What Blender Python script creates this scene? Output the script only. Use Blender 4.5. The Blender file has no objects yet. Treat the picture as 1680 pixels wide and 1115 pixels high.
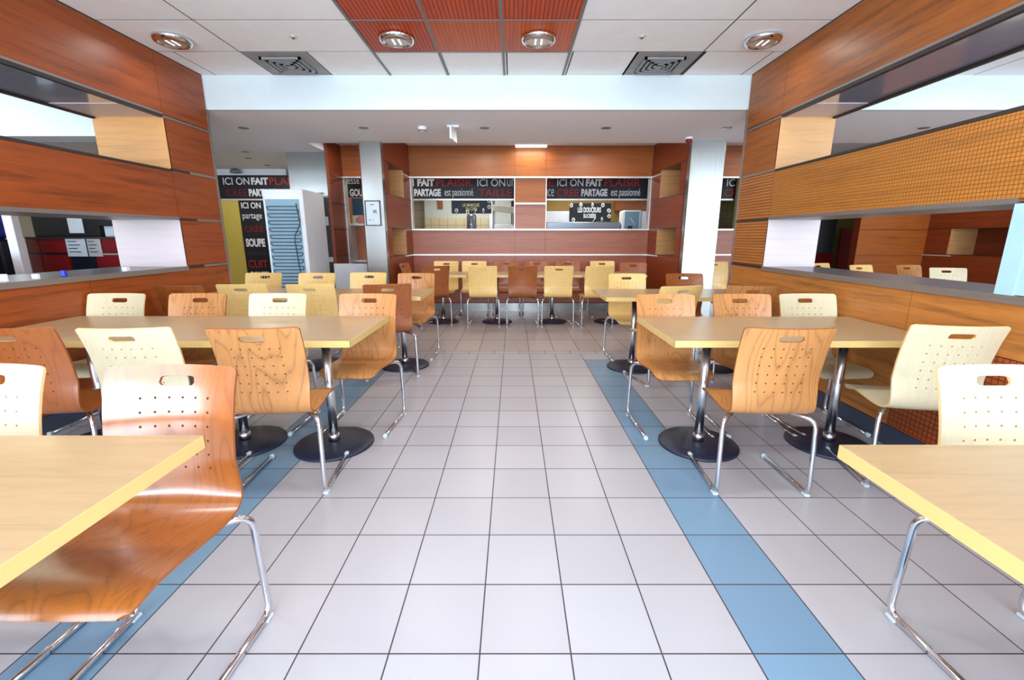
import bpy, math, random
from mathutils import Vector, Matrix
R = math.radians
SC = bpy.context.scene
COL = SC.collection

# ------------------------------------------------------------ camera
cam_d = bpy.data.cameras.new('camera')
cam = bpy.data.objects.new('camera', cam_d)
COL.objects.link(cam)
SC.camera = cam
cam.location = (0, 0, 1.338)
cam.rotation_euler = (R(90 - 12.97), 0, 0)
cam_d.sensor_width = 36.0
cam_d.lens = 736 / 1680 * 36.0
cam_d.shift_x = -2.0 / 1680
cam_d.clip_start = 0.02

# ------------------------------------------------------------ world, lights, exposure
SC.view_settings.view_transform = 'Standard'
SC.view_settings.look = 'None'
SC.view_settings.gamma = 1
SC.view_settings.use_curve_mapping = False
SC.view_settings.exposure = 0.22

world = bpy.data.worlds.new('sky')
SC.world = world
world.use_nodes = True
wn = world.node_tree.nodes
bg = wn['Background']
bg.inputs[0].default_value = (0.62, 0.78, 1.0, 1)
bg.inputs[1].default_value = 1.6


def area(name, loc, rot, sx, sy, power, color=(1, 1, 1)):
    l = bpy.data.lights.new(name, 'AREA')
    l.shape = 'RECTANGLE'
    l.size = sx
    l.size_y = sy
    l.energy = power
    l.color = color
    o = bpy.data.objects.new(name, l)
    o.location = loc
    o.rotation_euler = rot
    COL.objects.link(o)
    return o


# daylight through the window fronts behind the camera
area('daylight_front', (-0.37, -2.6, 1.5), (R(114), 0, 0), 5.5, 2.2, 400, (0.76, 0.88, 1.0))
area('daylight_right', (6.2, -2.6, 1.5), (R(114), 0, 0), 6.8, 2.2, 420, (0.76, 0.88, 1.0))
area('daylight_left', (-6.1, -2.6, 1.5), (R(114), 0, 0), 5.1, 2.2, 360, (0.76, 0.88, 1.0))


def lamp_light(loc, power, size=0.2, color=(1, 0.97, 0.93), spread=170):
    power *= 0.42
    l = bpy.data.lights.new('lamp_glow', 'AREA')
    l.shape = 'DISK'
    l.size = size
    l.energy = power
    l.color = color
    l.spread = R(spread)
    o = bpy.data.objects.new('lamp_glow', l)
    o.location = loc
    COL.objects.link(o)
    return o


# ------------------------------------------------------------ materials
def lin(c):
    return tuple((v / 255 / 12.92 if v / 255 <= 0.04045 else ((v / 255 + 0.055) / 1.055) ** 2.4) for v in c) + (1,)


class NT:
    def __init__(s, name):
        s.m = bpy.data.materials.new(name)
        s.m.use_nodes = True
        s.n = s.m.node_tree.nodes
        s.l = s.m.node_tree.links
        s.b = s.n['Principled BSDF']

    def node(s, t, **kw):
        n = s.n.new(t)
        for k, v in kw.items():
            setattr(n, k, v)
        return n

    def put(s, sock, v):
        if hasattr(v, 'is_output') or isinstance(v, bpy.types.NodeSocket):
            s.l.new(v, sock)
        else:
            sock.default_value = v

    def math(s, op, a, b=None, c=None):
        n = s.node('ShaderNodeMath', operation=op)
        s.put(n.inputs[0], a)
        if b is not None:
            s.put(n.inputs[1], b)
        if c is not None:
            s.put(n.inputs[2], c)
        return n.outputs[0]

    def mix(s, f, a, b):
        n = s.node('ShaderNodeMix', data_type='RGBA')
        s.put(n.inputs[0], f)
        s.put(n.inputs[6], a)
        s.put(n.inputs[7], b)
        return n.outputs[2]

    def coords(s, scale=(1, 1, 1)):
        t = s.node('ShaderNodeTexCoord')
        m = s.node('ShaderNodeMapping')
        m.inputs['Scale'].default_value = scale
        s.l.new(t.outputs['Object'], m.inputs[0])
        return m.outputs[0]

    def xyz(s):
        t = s.node('ShaderNodeTexCoord')
        n = s.node('ShaderNodeSeparateXYZ')
        s.l.new(t.outputs['Object'], n.inputs[0])
        return n.outputs

    def noise(s, vec, scale=5, detail=3, rough=0.5, dist=0):
        n = s.node('ShaderNodeTexNoise')
        s.l.new(vec, n.inputs['Vector'])
        n.inputs['Scale'].default_value = scale
        n.inputs['Detail'].default_value = detail
        n.inputs['Roughness'].default_value = rough
        n.inputs['Distortion'].default_value = dist
        return n.outputs[0]

    def ramp(s, f, stops):
        n = s.node('ShaderNodeValToRGB')
        e = n.color_ramp.elements
        while len(e) < len(stops):
            e.new(0.5)
        for i, (p, c) in enumerate(stops):
            e[i].position = p
            e[i].color = c
        s.l.new(f, n.inputs[0])
        return n.outputs[0]

    def bump(s, h, strength=0.2, dist=0.002):
        n = s.node('ShaderNodeBump')
        n.inputs['Strength'].default_value = strength
        n.inputs['Distance'].default_value = dist
        s.l.new(h, n.inputs['Height'])
        s.l.new(n.outputs[0], s.b.inputs['Normal'])


def plain(name, col, rough=0.5, metal=0.0, coat=0.0, var=0.03):
    t = NT(name)
    c = lin(col)
    v = t.noise(t.coords(), 9, 3)
    lo = tuple(x * (1 - var) for x in c[:3]) + (1,)
    hi = tuple(min(1, x * (1 + var)) for x in c[:3]) + (1,)
    t.l.new(t.ramp(v, [(0.3, lo), (0.7, hi)]), t.b.inputs['Base Color'])
    t.b.inputs['Roughness'].default_value = rough
    t.b.inputs['Metallic'].default_value = metal
    t.b.inputs['Coat Weight'].default_value = coat
    return t.m


def wood(name, col, axis='Y', rough=0.38, contrast=0.22, grid=None, coat=0.0, cscale=1.0):
    """streaky veneer running along axis; grid='xz' etc cuts a fine lattice of grooves"""
    t = NT(name)
    c = lin(col)
    sc = {'X': (0.8, 9, 14), 'Y': (9, 0.8, 14), 'Z': (9, 9, 0.9)}[axis]
    sc = tuple(v * cscale for v in sc)
    v1 = t.noise(t.coords(sc), 1.6, 5, 0.62, 0.4)
    v2 = t.noise(t.coords(tuple(k * 3.2 for k in sc)), 2.4, 3, 0.6)
    f = t.math('ADD', t.math('MULTIPLY', v1, 0.7), t.math('MULTIPLY', v2, 0.3))
    lo = tuple(x * (1 - contrast * 1.6) for x in c[:3]) + (1,)
    hi = tuple(min(1, x * (1 + contrast)) for x in c[:3]) + (1,)
    colr = t.ramp(f, [(0.36, lo), (0.5, c), (0.66, hi)])
    if grid:
        o = t.xyz()
        idx = {'x': 0, 'y': 1, 'z': 2}
        mask = None
        for ch in grid[0]:
            fr = t.math('FRACT', t.math('DIVIDE', o[idx[ch]], grid[1]))
            g = t.math('LESS_THAN', fr, grid[2])
            mask = g if mask is None else t.math('MAXIMUM', mask, g)
        dark = tuple(x * 0.35 for x in c[:3]) + (1,)
        colr = t.mix(mask, colr, dark)
        t.bump(t.math('SUBTRACT', 1.0, mask), 0.5, 0.003)
    t.l.new(colr, t.b.inputs['Base Color'])
    t.b.inputs['Roughness'].default_value = rough
    t.b.inputs['Coat Weight'].default_value = coat
    t.b.inputs['Coat Roughness'].default_value = 0.15
    return t.m


def ply(name, col, contrast=0.15, coat=0.6, rings=0.5, rough=0.4):
    """lacquered plywood face with flowing cathedral grain"""
    t = NT(name)
    c = lin(col)
    info = t.node('ShaderNodeObjectInfo')
    tc = t.node('ShaderNodeTexCoord')
    off = t.node('ShaderNodeVectorMath', operation='ADD')
    cmb = t.node('ShaderNodeCombineXYZ')
    t.l.new(t.math('MULTIPLY', info.outputs['Random'], 37.0), cmb.inputs[0])
    t.l.new(tc.outputs['Object'], off.inputs[0])
    t.l.new(cmb.outputs[0], off.inputs[1])
    mp = t.node('ShaderNodeMapping')
    mp.inputs['Scale'].default_value = (2.6, 1.2, 0.42)
    t.l.new(off.outputs[0], mp.inputs[0])
    n = t.noise(mp.outputs[0], 1.6, 2, 0.5, 0.3)
    bands = t.math('ABSOLUTE', t.math('SINE', t.math('MULTIPLY', n, 58)))
    bands = t.math('POWER', bands, 0.5)
    mp2 = t.node('ShaderNodeMapping')
    mp2.inputs['Scale'].default_value = (40, 40, 2.5)
    t.l.new(off.outputs[0], mp2.inputs[0])
    fine = t.noise(mp2.outputs[0], 3, 3)
    f = t.math('ADD', t.math('MULTIPLY', bands, rings), t.math('MULTIPLY', fine, 1 - rings))
    lo = tuple(x * (1 - contrast * 2.2) for x in c[:3]) + (1,)
    hi = tuple(min(1, x * (1 + contrast)) for x in c[:3]) + (1,)
    t.l.new(t.ramp(f, [(0.15, lo), (0.55, c), (0.9, hi)]), t.b.inputs['Base Color'])
    t.b.inputs['Roughness'].default_value = rough
    t.b.inputs['Coat Weight'].default_value = coat
    t.b.inputs['Coat Roughness'].default_value = 0.22
    t.b.inputs['Coat IOR'].default_value = 1.5 if coat < 0.9 else 2.0
    return t.m


def brushed(name, col, rough=0.32, axis='Z', var=0.06, metal=1.0):
    t = NT(name)
    c = lin(col)
    sc = {'Z': (60, 60, 1.2), 'X': (1.2, 60, 60), 'Y': (60, 1.2, 60)}[axis]
    v = t.noise(t.coords(sc), 2, 3)
    lo = tuple(x * (1 - var) for x in c[:3]) + (1,)
    hi = tuple(min(1, x * (1 + var)) for x in c[:3]) + (1,)
    t.l.new(t.ramp(v, [(0.3, lo), (0.7, hi)]), t.b.inputs['Base Color'])
    t.b.inputs['Metallic'].default_value = metal
    t.b.inputs['Roughness'].default_value = rough
    return t.m


def glow(name, col, strength):
    t = NT(name)
    t.b.inputs['Base Color'].default_value = lin(col)
    t.b.inputs['Emission Color'].default_value = lin(col)
    t.b.inputs['Emission Strength'].default_value = strength
    return t.m


def floor_material():
    t = NT('ceramic_floor_tiles')
    o = t.xyz()
    X, Y = o[0], o[1]
    gx = t.math('DIVIDE', t.math('SUBTRACT', X, 0.19), 0.30)
    gy = t.math('DIVIDE', t.math('SUBTRACT', Y, 0.0), 0.302)
    far = t.math('GREATER_THAN', Y, 5.22)
    strip = t.math('MULTIPLY', t.math('GREATER_THAN', Y, 5.10), t.math('LESS_THAN', Y, 5.22))
    gy2 = t.math('DIVIDE', t.math('SUBTRACT', Y, 5.22), 0.60)
    gyu = t.math('ADD', t.math('MULTIPLY', gy, t.math('SUBTRACT', 1.0, far)), t.math('MULTIPLY', gy2, far))
    gxs = t.math('ADD', gx, t.math('MULTIPLY', strip, 0.37))
    wline = 0.0085
    ax = t.math('PINGPONG', gxs, 0.5)
    ay = t.math('PINGPONG', gyu, 0.5)
    lx = t.math('LESS_THAN', ax, wline)
    ly = t.math('MULTIPLY', t.math('LESS_THAN', ay, wline), t.math('SUBTRACT', 1.0, strip))
    e1 = t.math('LESS_THAN', t.math('ABSOLUTE', t.math('SUBTRACT', Y, 5.10)), 0.003)
    e2 = t.math('LESS_THAN', t.math('ABSOLUTE', t.math('SUBTRACT', Y, 5.22)), 0.003)
    grout = t.math('MAXIMUM', t.math('MAXIMUM', lx, ly), t.math('MAXIMUM', e1, e2))
    # tile to tile tone
    cm = t.node('ShaderNodeCombineXYZ')
    t.l.new(t.math('FLOOR', gxs), cm.inputs[0])
    t.l.new(t.math('FLOOR', gyu), cm.inputs[1])
    wn_ = t.node('ShaderNodeTexWhiteNoise', noise_dimensions='2D')
    t.l.new(cm.outputs[0], wn_.inputs['Vector'])
    base = t.mix(wn_.outputs[0], lin((165, 164, 169)), lin((172, 171, 177)))
    beige = t.mix(wn_.outputs[0], lin((162, 150, 145)), lin((176, 165, 160)))
    base = t.mix(far, base, beige)
    inY = t.math('LESS_THAN', Y, 4.832)
    sR = t.math('MULTIPLY', t.math('GREATER_THAN', X, 0.79), t.math('LESS_THAN', X, 1.09))
    sL = t.math('MULTIPLY', t.math('GREATER_THAN', X, -1.61), t.math('LESS_THAN', X, -1.31))
    st = t.math('MULTIPLY', t.math('MAXIMUM', sR, sL), inY)
    blue = t.mix(wn_.outputs[0], lin((98, 134, 162)), lin((108, 144, 170)))
    base = t.mix(st, base, blue)
    sp = t.noise(t.coords(), 160, 2)
    base = t.mix(t.math('MULTIPLY', sp, 0.10), base, lin((120, 115, 118)))
    grime = t.noise(t.coords(), 1.4, 4)
    base = t.mix(t.math('MULTIPLY', grime, 0.10), base, lin((150, 130, 120)))
    colr = t.mix(grout, base, lin((58, 48, 52)))
    t.l.new(colr, t.b.inputs['Base Color'])
    t.l.new(t.math('ADD', 0.33, t.math('MULTIPLY', grout, 0.5)), t.b.inputs['Roughness'])
    t.bump(t.math('SUBTRACT', 1.0, grout), 0.4, 0.002)
    return t.m


M = {
    'floor': floor_material(),
    'ceil': plain('white_ceiling_tile', (246, 246, 246), 0.9, var=0.02),
    'tbar': plain('grey_ceiling_grid', (120, 118, 116), 0.5),
    'dark_gap': plain('dark_gap', (30, 24, 22), 0.8),
    'beam': plain('pale_blue_white_paint', (214, 226, 228), 0.75, var=0.01),
    'soffit': plain('white_soffit_paint', (240, 240, 244), 0.85, var=0.01),
    'orange': wood('orange_ribbed_ceiling_panel', (196, 70, 26), 'Y', 0.5, 0.12, ('x', 0.032, 0.28)),
    'orange_plain': wood('orange_ceiling_panel', (200, 88, 30), 'Y', 0.45, 0.15, ('x', 0.032, 0.12)),
    'cherry': wood('red_cherry_veneer', (144, 66, 18), 'Y', 0.42, 0.26),
    'cherry_dark': wood('deep_cherry_veneer', (118, 46, 26), 'Y', 0.42, 0.16),
    'honey': wood('honey_veneer', (176, 112, 50), 'Y', 0.42, 0.26),
    'honey_top': wood('amber_veneer', (152, 84, 24), 'Y', 0.42, 0.26),
    'honey_grid': wood('honey_lattice_veneer', (182, 116, 42), 'Y', 0.45, 0.15, ('yz', 0.022, 0.16)),
    'honey_slat': wood('honey_grooved_veneer', (180, 110, 46), 'Y', 0.45, 0.15, ('z', 0.028, 0.28)),
    'jamb_wood': wood('pale_oak_laminate', (200, 150, 96), 'X', 0.45, 0.10),
    'jamb_white': wood('pale_pink_sheen_laminate', (202, 186, 188), 'X', 0.35, 0.05),  # window reflection on the lower jamb painted in as pale pink
    'back_top': wood('amber_back_veneer', (158, 82, 18), 'X', 0.42, 0.18),
    'back_grid': wood('amber_lattice_veneer', (162, 90, 22), 'X', 0.42, 0.15, ('xz', 0.03, 0.12)),
    'back_low': wood('rosy_veneer', (164, 88, 62), 'X', 0.34, 0.14),
    'back_low_grid': wood('rosy_lattice_veneer', (172, 104, 78), 'X', 0.36, 0.12, ('xz', 0.03, 0.12)),
    'alu': brushed('bright_aluminium', (226, 222, 214), 0.35, 'X', 0.03, 0.6),
    'alu_dark': plain('dark_bronze_trim', (48, 40, 36), 0.5),
    'alu_grey': brushed('grey_aluminium', (150, 146, 142), 0.4, 'Y', 0.04, 0.7),
    'steel': brushed('brushed_stainless_steel', (166, 168, 166), 0.25, 'Z', 0.05, 0.95),
    'steel_sill': brushed('worn_steel_sill', (128, 132, 140), 0.3, 'Y', 0.12, 0.8),
    'steel_blue': plain('pale_blue_panel', (168, 208, 226), 0.45),
    'grey_lam': plain('glossy_grey_laminate', (150, 150, 164), 0.12, coat=0.5),
    'chrome': plain('polished_chrome', (220, 222, 226), 0.13, metal=1.0, var=0.01),
    'glide': plain('translucent_plastic_glide', (190, 200, 205), 0.4),
    'disc': plain('dark_blue_black_base', (26, 32, 54), 0.45, coat=0.0),
    'cream': ply('cream_maple_ply', (216, 206, 172), 0.05, 0.35, 0.25),
    'yellow': ply('yellow_beech_ply', (238, 200, 126), 0.07, 0.35, 0.3),
    'tan': ply('tan_beech_ply', (188, 130, 74), 0.20, 0.4, 0.55),
    'brown': ply('brown_beech_ply', (150, 82, 34), 0.16, 0.5, 0.5),
    'glossy_brown': ply('glossy_brown_ply', (156, 88, 34), 0.18, 1.0, 0.5, 0.3),  # brown lacquer whose strong clear coat mirrors the windows
    'edge_pale': plain('pale_ply_edge', (222, 190, 130), 0.5),
    'edge_brown': plain('brown_ply_edge', (150, 84, 38), 0.5),
    'top': wood('beech_table_laminate', (172, 146, 110), 'X', 0.30, 0.07, cscale=2.0),
    'top_edge': plain('yellow_table_edge', (214, 184, 116), 0.4),
    'black': plain('matt_black', (16, 16, 20), 0.5),
    'navy': plain('dark_navy', (20, 26, 44), 0.4),
    'white': plain('white_enamel', (232, 236, 240), 0.35),
    'offwhite': plain('cream_paint', (214, 206, 180), 0.6),
    'grey': plain('light_grey_paint', (186, 190, 194), 0.6),
    'greenish': plain('pale_grey_green_wall', (196, 200, 190), 0.7),
    'yellow_wall': plain('yellow_wall_paint', (228, 200, 88), 0.55),
    'sign': plain('black_sign_board', (12, 12, 18), 0.5),
    'slate': plain('slate_sign_board', (52, 54, 64), 0.6),
    'txt_white': plain('white_lettering', (240, 240, 240), 0.6),
    'txt_red': plain('red_lettering', (200, 30, 30), 0.6),
    'txt_dim': plain('dark_red_lettering', (120, 20, 22), 0.6),
    'txt_gold': plain('pale_gold_lettering', (220, 214, 150), 0.6),
    'red': plain('dark_red_panel', (128, 18, 22), 0.4),
    'blue': plain('bright_blue_plastic', (40, 60, 190), 0.3),
    'teal': plain('dark_teal_panel', (38, 76, 100), 0.5),
    'coil': plain('black_coil_wire', (40, 52, 60), 0.4),
    'coil_back': plain('pale_blue_backing', (140, 174, 194), 0.5),
    'lamp_on': glow('lit_lamp_tube', (255, 250, 240), 4.0),
    'tube_on': glow('lit_strip_tube', (255, 252, 245), 5.0),
    'tile_wall': wood('beige_wall_tiles', (206, 190, 148), 'X', 0.4, 0.03, ('xz', 0.2, 0.04)),
    'green_food': plain('green_printed_vegetables', (120, 150, 80), 0.6),
    'pink_food': plain('pink_printed_ham', (214, 130, 120), 0.6),
    'coral': plain('coral_back_panel', (206, 130, 90), 0.5),
}


M['olive'] = plain('olive_wall_paint', (110, 104, 40), 0.6)
M['satin_chrome'] = plain('satin_chrome', (226, 228, 232), 0.24, metal=1.0, var=0.01)
M['ochre'] = plain('ochre_wall_paint', (150, 118, 52), 0.6)
M['jamb_tan'] = wood('tan_oak_laminate', (198, 142, 82), 'X', 0.45, 0.1)
M['paper'] = plain('printed_paper', (206, 220, 228), 0.6)


# ------------------------------------------------------------ mesh helpers
class MB:
    def __init__(s):
        s.v = []
        s.f = []
        s.smooth = []
        s.mi = []

    def add(s, vs, fs, smooth=False, mi=0):
        b = len(s.v)
        s.v += [tuple(p) for p in vs]
        for f in fs:
            s.f.append(tuple(i + b for i in f))
            s.smooth.append(smooth)
            s.mi.append(mi)
        return s

    def box(s, x0, x1, y0, y1, z0, z1, mi=0, bev=0.0):
        if x0 > x1: x0, x1 = x1, x0
        if y0 > y1: y0, y1 = y1, y0
        if z0 > z1: z0, z1 = z1, z0
        b = min(bev, (x1 - x0) / 2.2, (y1 - y0) / 2.2, (z1 - z0) / 2.2)
        if b <= 0:
            vs = [(x, y, z) for x in (x0, x1) for y in (y0, y1) for z in (z0, z1)]
            fs = [(0, 1, 3, 2), (4, 6, 7, 5), (0, 4, 5, 1), (2, 3, 7, 6), (0, 2, 6, 4), (1, 5, 7, 3)]
            return s.add(vs, fs, False, mi)
        vs = []
        idx = {}
        for sx in (0, 1):
            for sy in (0, 1):
                for sz in (0, 1):
                    cx, cy, cz = (x0, x1)[sx], (y0, y1)[sy], (z0, z1)[sz]
                    ix = cx + (b if sx == 0 else -b)
                    iy = cy + (b if sy == 0 else -b)
                    iz = cz + (b if sz == 0 else -b)
                    idx[sx, sy, sz, 'x'] = len(vs); vs.append((cx, iy, iz))
                    idx[sx, sy, sz, 'y'] = len(vs); vs.append((ix, cy, iz))
                    idx[sx, sy, sz, 'z'] = len(vs); vs.append((ix, iy, cz))
        fs = []
        for a, (o1, o2) in {'x': (1, 2), 'y': (0, 2), 'z': (0, 1)}.items():
            ai = 'xyz'.index(a)
            for sd in (0, 1):
                q = []
                for p1, p2 in ((0, 0), (1, 0), (1, 1), (0, 1)):
                    k = [0, 0, 0]
                    k[ai] = sd; k[o1] = p1; k[o2] = p2
                    q.append(idx[k[0], k[1], k[2], a])
                fs.append(tuple(q))
        for ai in range(3):
            o1, o2 = [i for i in range(3) if i != ai]
            for p1 in (0, 1):
                for p2 in (0, 1):
                    k0 = [0, 0, 0]; k0[o1] = p1; k0[o2] = p2
                    k1 = list(k0); k1[ai] = 1
                    fs.append((idx[(*k0, 'xyz'[o1])], idx[(*k1, 'xyz'[o1])], idx[(*k1, 'xyz'[o2])], idx[(*k0, 'xyz'[o2])]))
        for sx in (0, 1):
            for sy in (0, 1):
                for sz in (0, 1):
                    fs.append((idx[sx, sy, sz, 'x'], idx[sx, sy, sz, 'y'], idx[sx, sy, sz, 'z']))
        return s.add(vs, fs, False, mi)

    def lathe(s, prof, cx=0, cy=0, cz=0, n=32, mi=0):
        vs = []
        for r, z in prof:
            for i in range(n):
                a = 2 * math.pi * i / n
                vs.append((cx + r * math.cos(a), cy + r * math.sin(a), cz + z))
        fs = []
        for j in range(len(prof) - 1):
            for i in range(n):
                k = (i + 1) % n
                fs.append((j * n + i, j * n + k, (j + 1) * n + k, (j + 1) * n + i))
        s.add(vs, fs, True, mi)
        if prof[0][0] > 1e-4:
            s.f.append(tuple(len(s.v) - len(vs) + i for i in range(n))); s.smooth.append(False); s.mi.append(mi)
        if prof[-1][0] > 1e-4:
            s.f.append(tuple(len(s.v) - n + i for i in range(n))); s.smooth.append(False); s.mi.append(mi)
        return s

    def tube(s, pts, r, n=12, mi=0, cap=True):
        pts = [Vector(p) for p in pts]
        rings = []
        prev = None
        for i, p in enumerate(pts):
            if i == 0:
                d = pts[1] - p
            elif i == len(pts) - 1:
                d = p - pts[i - 1]
            else:
                d = (pts[i + 1] - p).normalized() + (p - pts[i - 1]).normalized()
            d.normalize()
            if prev is None:
                up = Vector((0, 0, 1)) if abs(d.z) < 0.9 else Vector((1, 0, 0))
                a = d.cross(up).normalized()
            else:
                a = (prev - d * prev.dot(d)).normalized()
            prev = a
            b = d.cross(a)
            rings.append([p + (a * math.cos(2 * math.pi * k / n) + b * math.sin(2 * math.pi * k / n)) * r for k in range(n)])
        vs = [q for rg in rings for q in rg]
        fs = []
        for j in range(len(rings) - 1):
            for i in range(n):
                k = (i + 1) % n
                fs.append((j * n + i, j * n + k, (j + 1) * n + k, (j + 1) * n + i))
        s.add(vs, fs, True, mi)
        if cap:
            b0 = len(s.v) - len(vs)
            for st in (0, (len(rings) - 1) * n):
                s.f.append(tuple(b0 + st + i for i in range(n))); s.smooth.append(False); s.mi.append(mi)
        return s

    def build(s, name, mat, parent=None):
        me = bpy.data.meshes.new(name)
        me.from_pydata(s.v, [], s.f)
        mats = mat if isinstance(mat, (list, tuple)) else [mat]
        for m in mats:
            me.materials.append(M[m] if isinstance(m, str) else m)
        me.polygons.foreach_set('use_smooth', s.smooth)
        me.polygons.foreach_set('material_index', s.mi)
        me.update()
        import bmesh
        bm = bmesh.new(); bm.from_mesh(me)
        bmesh.ops.recalc_face_normals(bm, faces=bm.faces)
        bm.to_mesh(me); bm.free()
        o = bpy.data.objects.new(name, me)
        COL.objects.link(o)
        if parent:
            o.parent = parent
        return o


def tag(o, label=None, cat=None, group=None, kind=None):
    if label: o['label'] = label
    if cat: o['category'] = cat
    if group: o['group'] = group
    if kind: o['kind'] = kind
    return o


def empty(name, loc=(0, 0, 0), rz=0, label=None, cat=None, group=None, kind=None):
    o = bpy.data.objects.new(name, None)
    o.empty_display_size = 0.05
    COL.objects.link(o)
    o.location = loc
    o.rotation_euler = (0, 0, rz)
    return tag(o, label, cat, group, kind)


def box(name, b, mat, parent=None, bev=0.0):
    return MB().box(*b, bev=bev).build(name, mat, parent)


def copy_tree(o, parent=None):
    c = o.copy()
    COL.objects.link(c)
    if parent:
        c.parent = parent
    for ch in list(o.children):
        copy_tree(ch, c)
    return c


def arc_path(corners, radii, seg=6):
    """polyline with rounded corners"""
    P = [Vector(c) for c in corners]
    out = [P[0]]
    for i in range(1, len(P) - 1):
        a, b, c = P[i - 1], P[i], P[i + 1]
        r = radii[i - 1]
        d1 = (a - b).normalized(); d2 = (c - b).normalized()
        r = min(r, (a - b).length * 0.49, (c - b).length * 0.49)
        p1 = b + d1 * r; p2 = b + d2 * r
        for k in range(seg + 1):
            u = k / seg
            out.append(p1 * (1 - u) ** 2 + b * 2 * u * (1 - u) + p2 * u * u)
    out.append(P[-1])
    return out


def lettering(txt, x0, x1, z0, z1, y, mat, parent, bold=0.0, name='lettering', rotm=None):
    """mesh text fitted to a rectangle, facing -Y"""
    cu = bpy.data.curves.new('t', 'FONT')
    cu.body = txt
    cu.size = 1
    cu.offset = bold
    cu.extrude = 0.01
    to = bpy.data.objects.new('t', cu)
    COL.objects.link(to)
    dg = bpy.context.evaluated_depsgraph_get()
    dg.update()
    me = bpy.data.meshes.new_from_object(to.evaluated_get(dg))
    bpy.data.objects.remove(to)
    bpy.data.curves.remove(cu)
    xs = [v.co.x for v in me.vertices]; ys = [v.co.y for v in me.vertices]
    ax, bx, ay, by = min(xs), max(xs), min(ys), max(ys)
    for v in me.vertices:
        u = (v.co.x - ax) / (bx - ax); w = (v.co.y - ay) / (by - ay)
        v.co = (x0 + u * (x1 - x0), y - 0.002 - (0.004 if v.co.z > 0 else 0), z0 + w * (z1 - z0))
    me.materials.clear()
    me.materials.append(M[mat])
    me.name = name
    o = bpy.data.objects.new(name, me)
    COL.objects.link(o)
    o.parent = parent
    return o


# ------------------------------------------------------------ setting: floor, ceiling, beam
XL, XR, YE = -3.2, 2.45, 5.11
TL, TR = 0.65, 0.50          # thickness of the left and right partition
CEIL, SOF, CEI2, CEI3 = 2.957, 2.63, 2.85, 2.665
LX, RX, BY, FY = -9.0, 10.0, -2.7, 12.2

tag(box('floor', (LX, RX, BY, FY, -0.1, 0), 'floor'), kind='structure')

c = MB()
xs_l = [LX, -8.46, -7.26, -6.06, -4.86, -3.66, -2.46, -1.26]
xs_r = [0.51, 1.71, 2.91, 4.11, 5.31, 6.51, 7.71, 8.91, RX]
rows = [BY + 0.0]
y = -2.09
while y < 4.52:
    rows.append(round(y, 3)); y += 0.60
rows = [BY] + [r for r in [4.51 - 0.605 * k for k in range(12, -1, -1)] if r > BY + 0.1]
g = 0.006
for i in range(len(rows) - 1):
    for xs in (xs_l, xs_r):
        for k in range(len(xs) - 1):
            c.box(xs[k] + g, xs[k + 1] - g, rows[i] + g, rows[i + 1] - g, CEIL, CEIL + 0.02)
x = -9.06 + 0.0
xs6 = [-8.46 + 0.6 * k for k in range(31)]
for k in range(len(xs6) - 1):
    if any(abs((xs6[k] + 0.3) - vx) < 0.1 for vx in (-2.16, 1.41)):
        continue
    c.box(xs6[k] + g, xs6[k + 1] - g, 4.51 + g, YE - 0.004, CEIL, CEIL + 0.02)
ceil = tag(c.build('ceiling', 'ceil'), kind='structure')
box('ceiling_void', (LX, RX, BY, YE, CEIL + 0.0012, CEIL + 0.05), 'dark_gap', ceil)
# ribbed orange panels between grey rails
ors = [-1.26, -0.67, -0.09, 0.51]
orows = rows
for k in range(3):
    for i in range(len(orows) - 1):
        if orows[i] < 0.8: continue
        box('orange_panel', (ors[k] + 0.012, ors[k + 1] - 0.012, orows[i] + 0.01, orows[i + 1] - 0.01, CEIL - 0.002, CEIL + 0.018),
            'orange' if not (k > 0 and i == len(orows) - 2) else 'orange_plain', ceil)
wp = MB()
for k in range(3):
    for i in range(len(orows) - 1):
        if orows[i] < 0.8:
            wp.box(ors[k] + g, ors[k + 1] - g, orows[i] + g, orows[i + 1] - g, CEIL, CEIL + 0.02)
wp.build('white_panels', 'ceil', ceil)
tb = MB()
for x in ors:
    tb.box(x - 0.012, x + 0.012, 0.9, YE - 0.01, CEIL - 0.006, CEIL + 0.02)
for yv in orows:
    if yv > 0.9:
        tb.box(ors[0], ors[-1], yv - 0.009, yv + 0.009, CEIL - 0.005, CEIL + 0.02)
tb.build('rail_grid', 'tbar', ceil)

tag(box('trim_1', (LX, RX, YE, YE + 0.06, SOF - 0.0, CEIL + 0.05), 'beam'), kind='structure')
tag(box('trim_4', (LX, XL - TL - 0.02, YE - 0.02, YE + 0.3, 2.37, CEIL + 0.05), 'beam'), kind='structure')
sf = MB().box(LX, RX, YE + 0.06, 6.76, SOF, SOF + 0.05)
tag(sf.build('ceiling_corridor', 'soffit'), kind='structure')
cb = MB().box(-3.0, RX, 6.76, 6.82, SOF, CEI2 + 0.05).box(-3.0, RX, 6.82, FY, CEI2, CEI2 + 0.05)
cb.box(LX, -3.0, 6.76, FY, CEI3, CEI3 + 0.05).box(-3.06, -3.0, 6.76, FY, CEI3 + 0.05, CEI2 + 0.05)
tag(cb.build('ceiling_back', 'soffit'), kind='structure')

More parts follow.
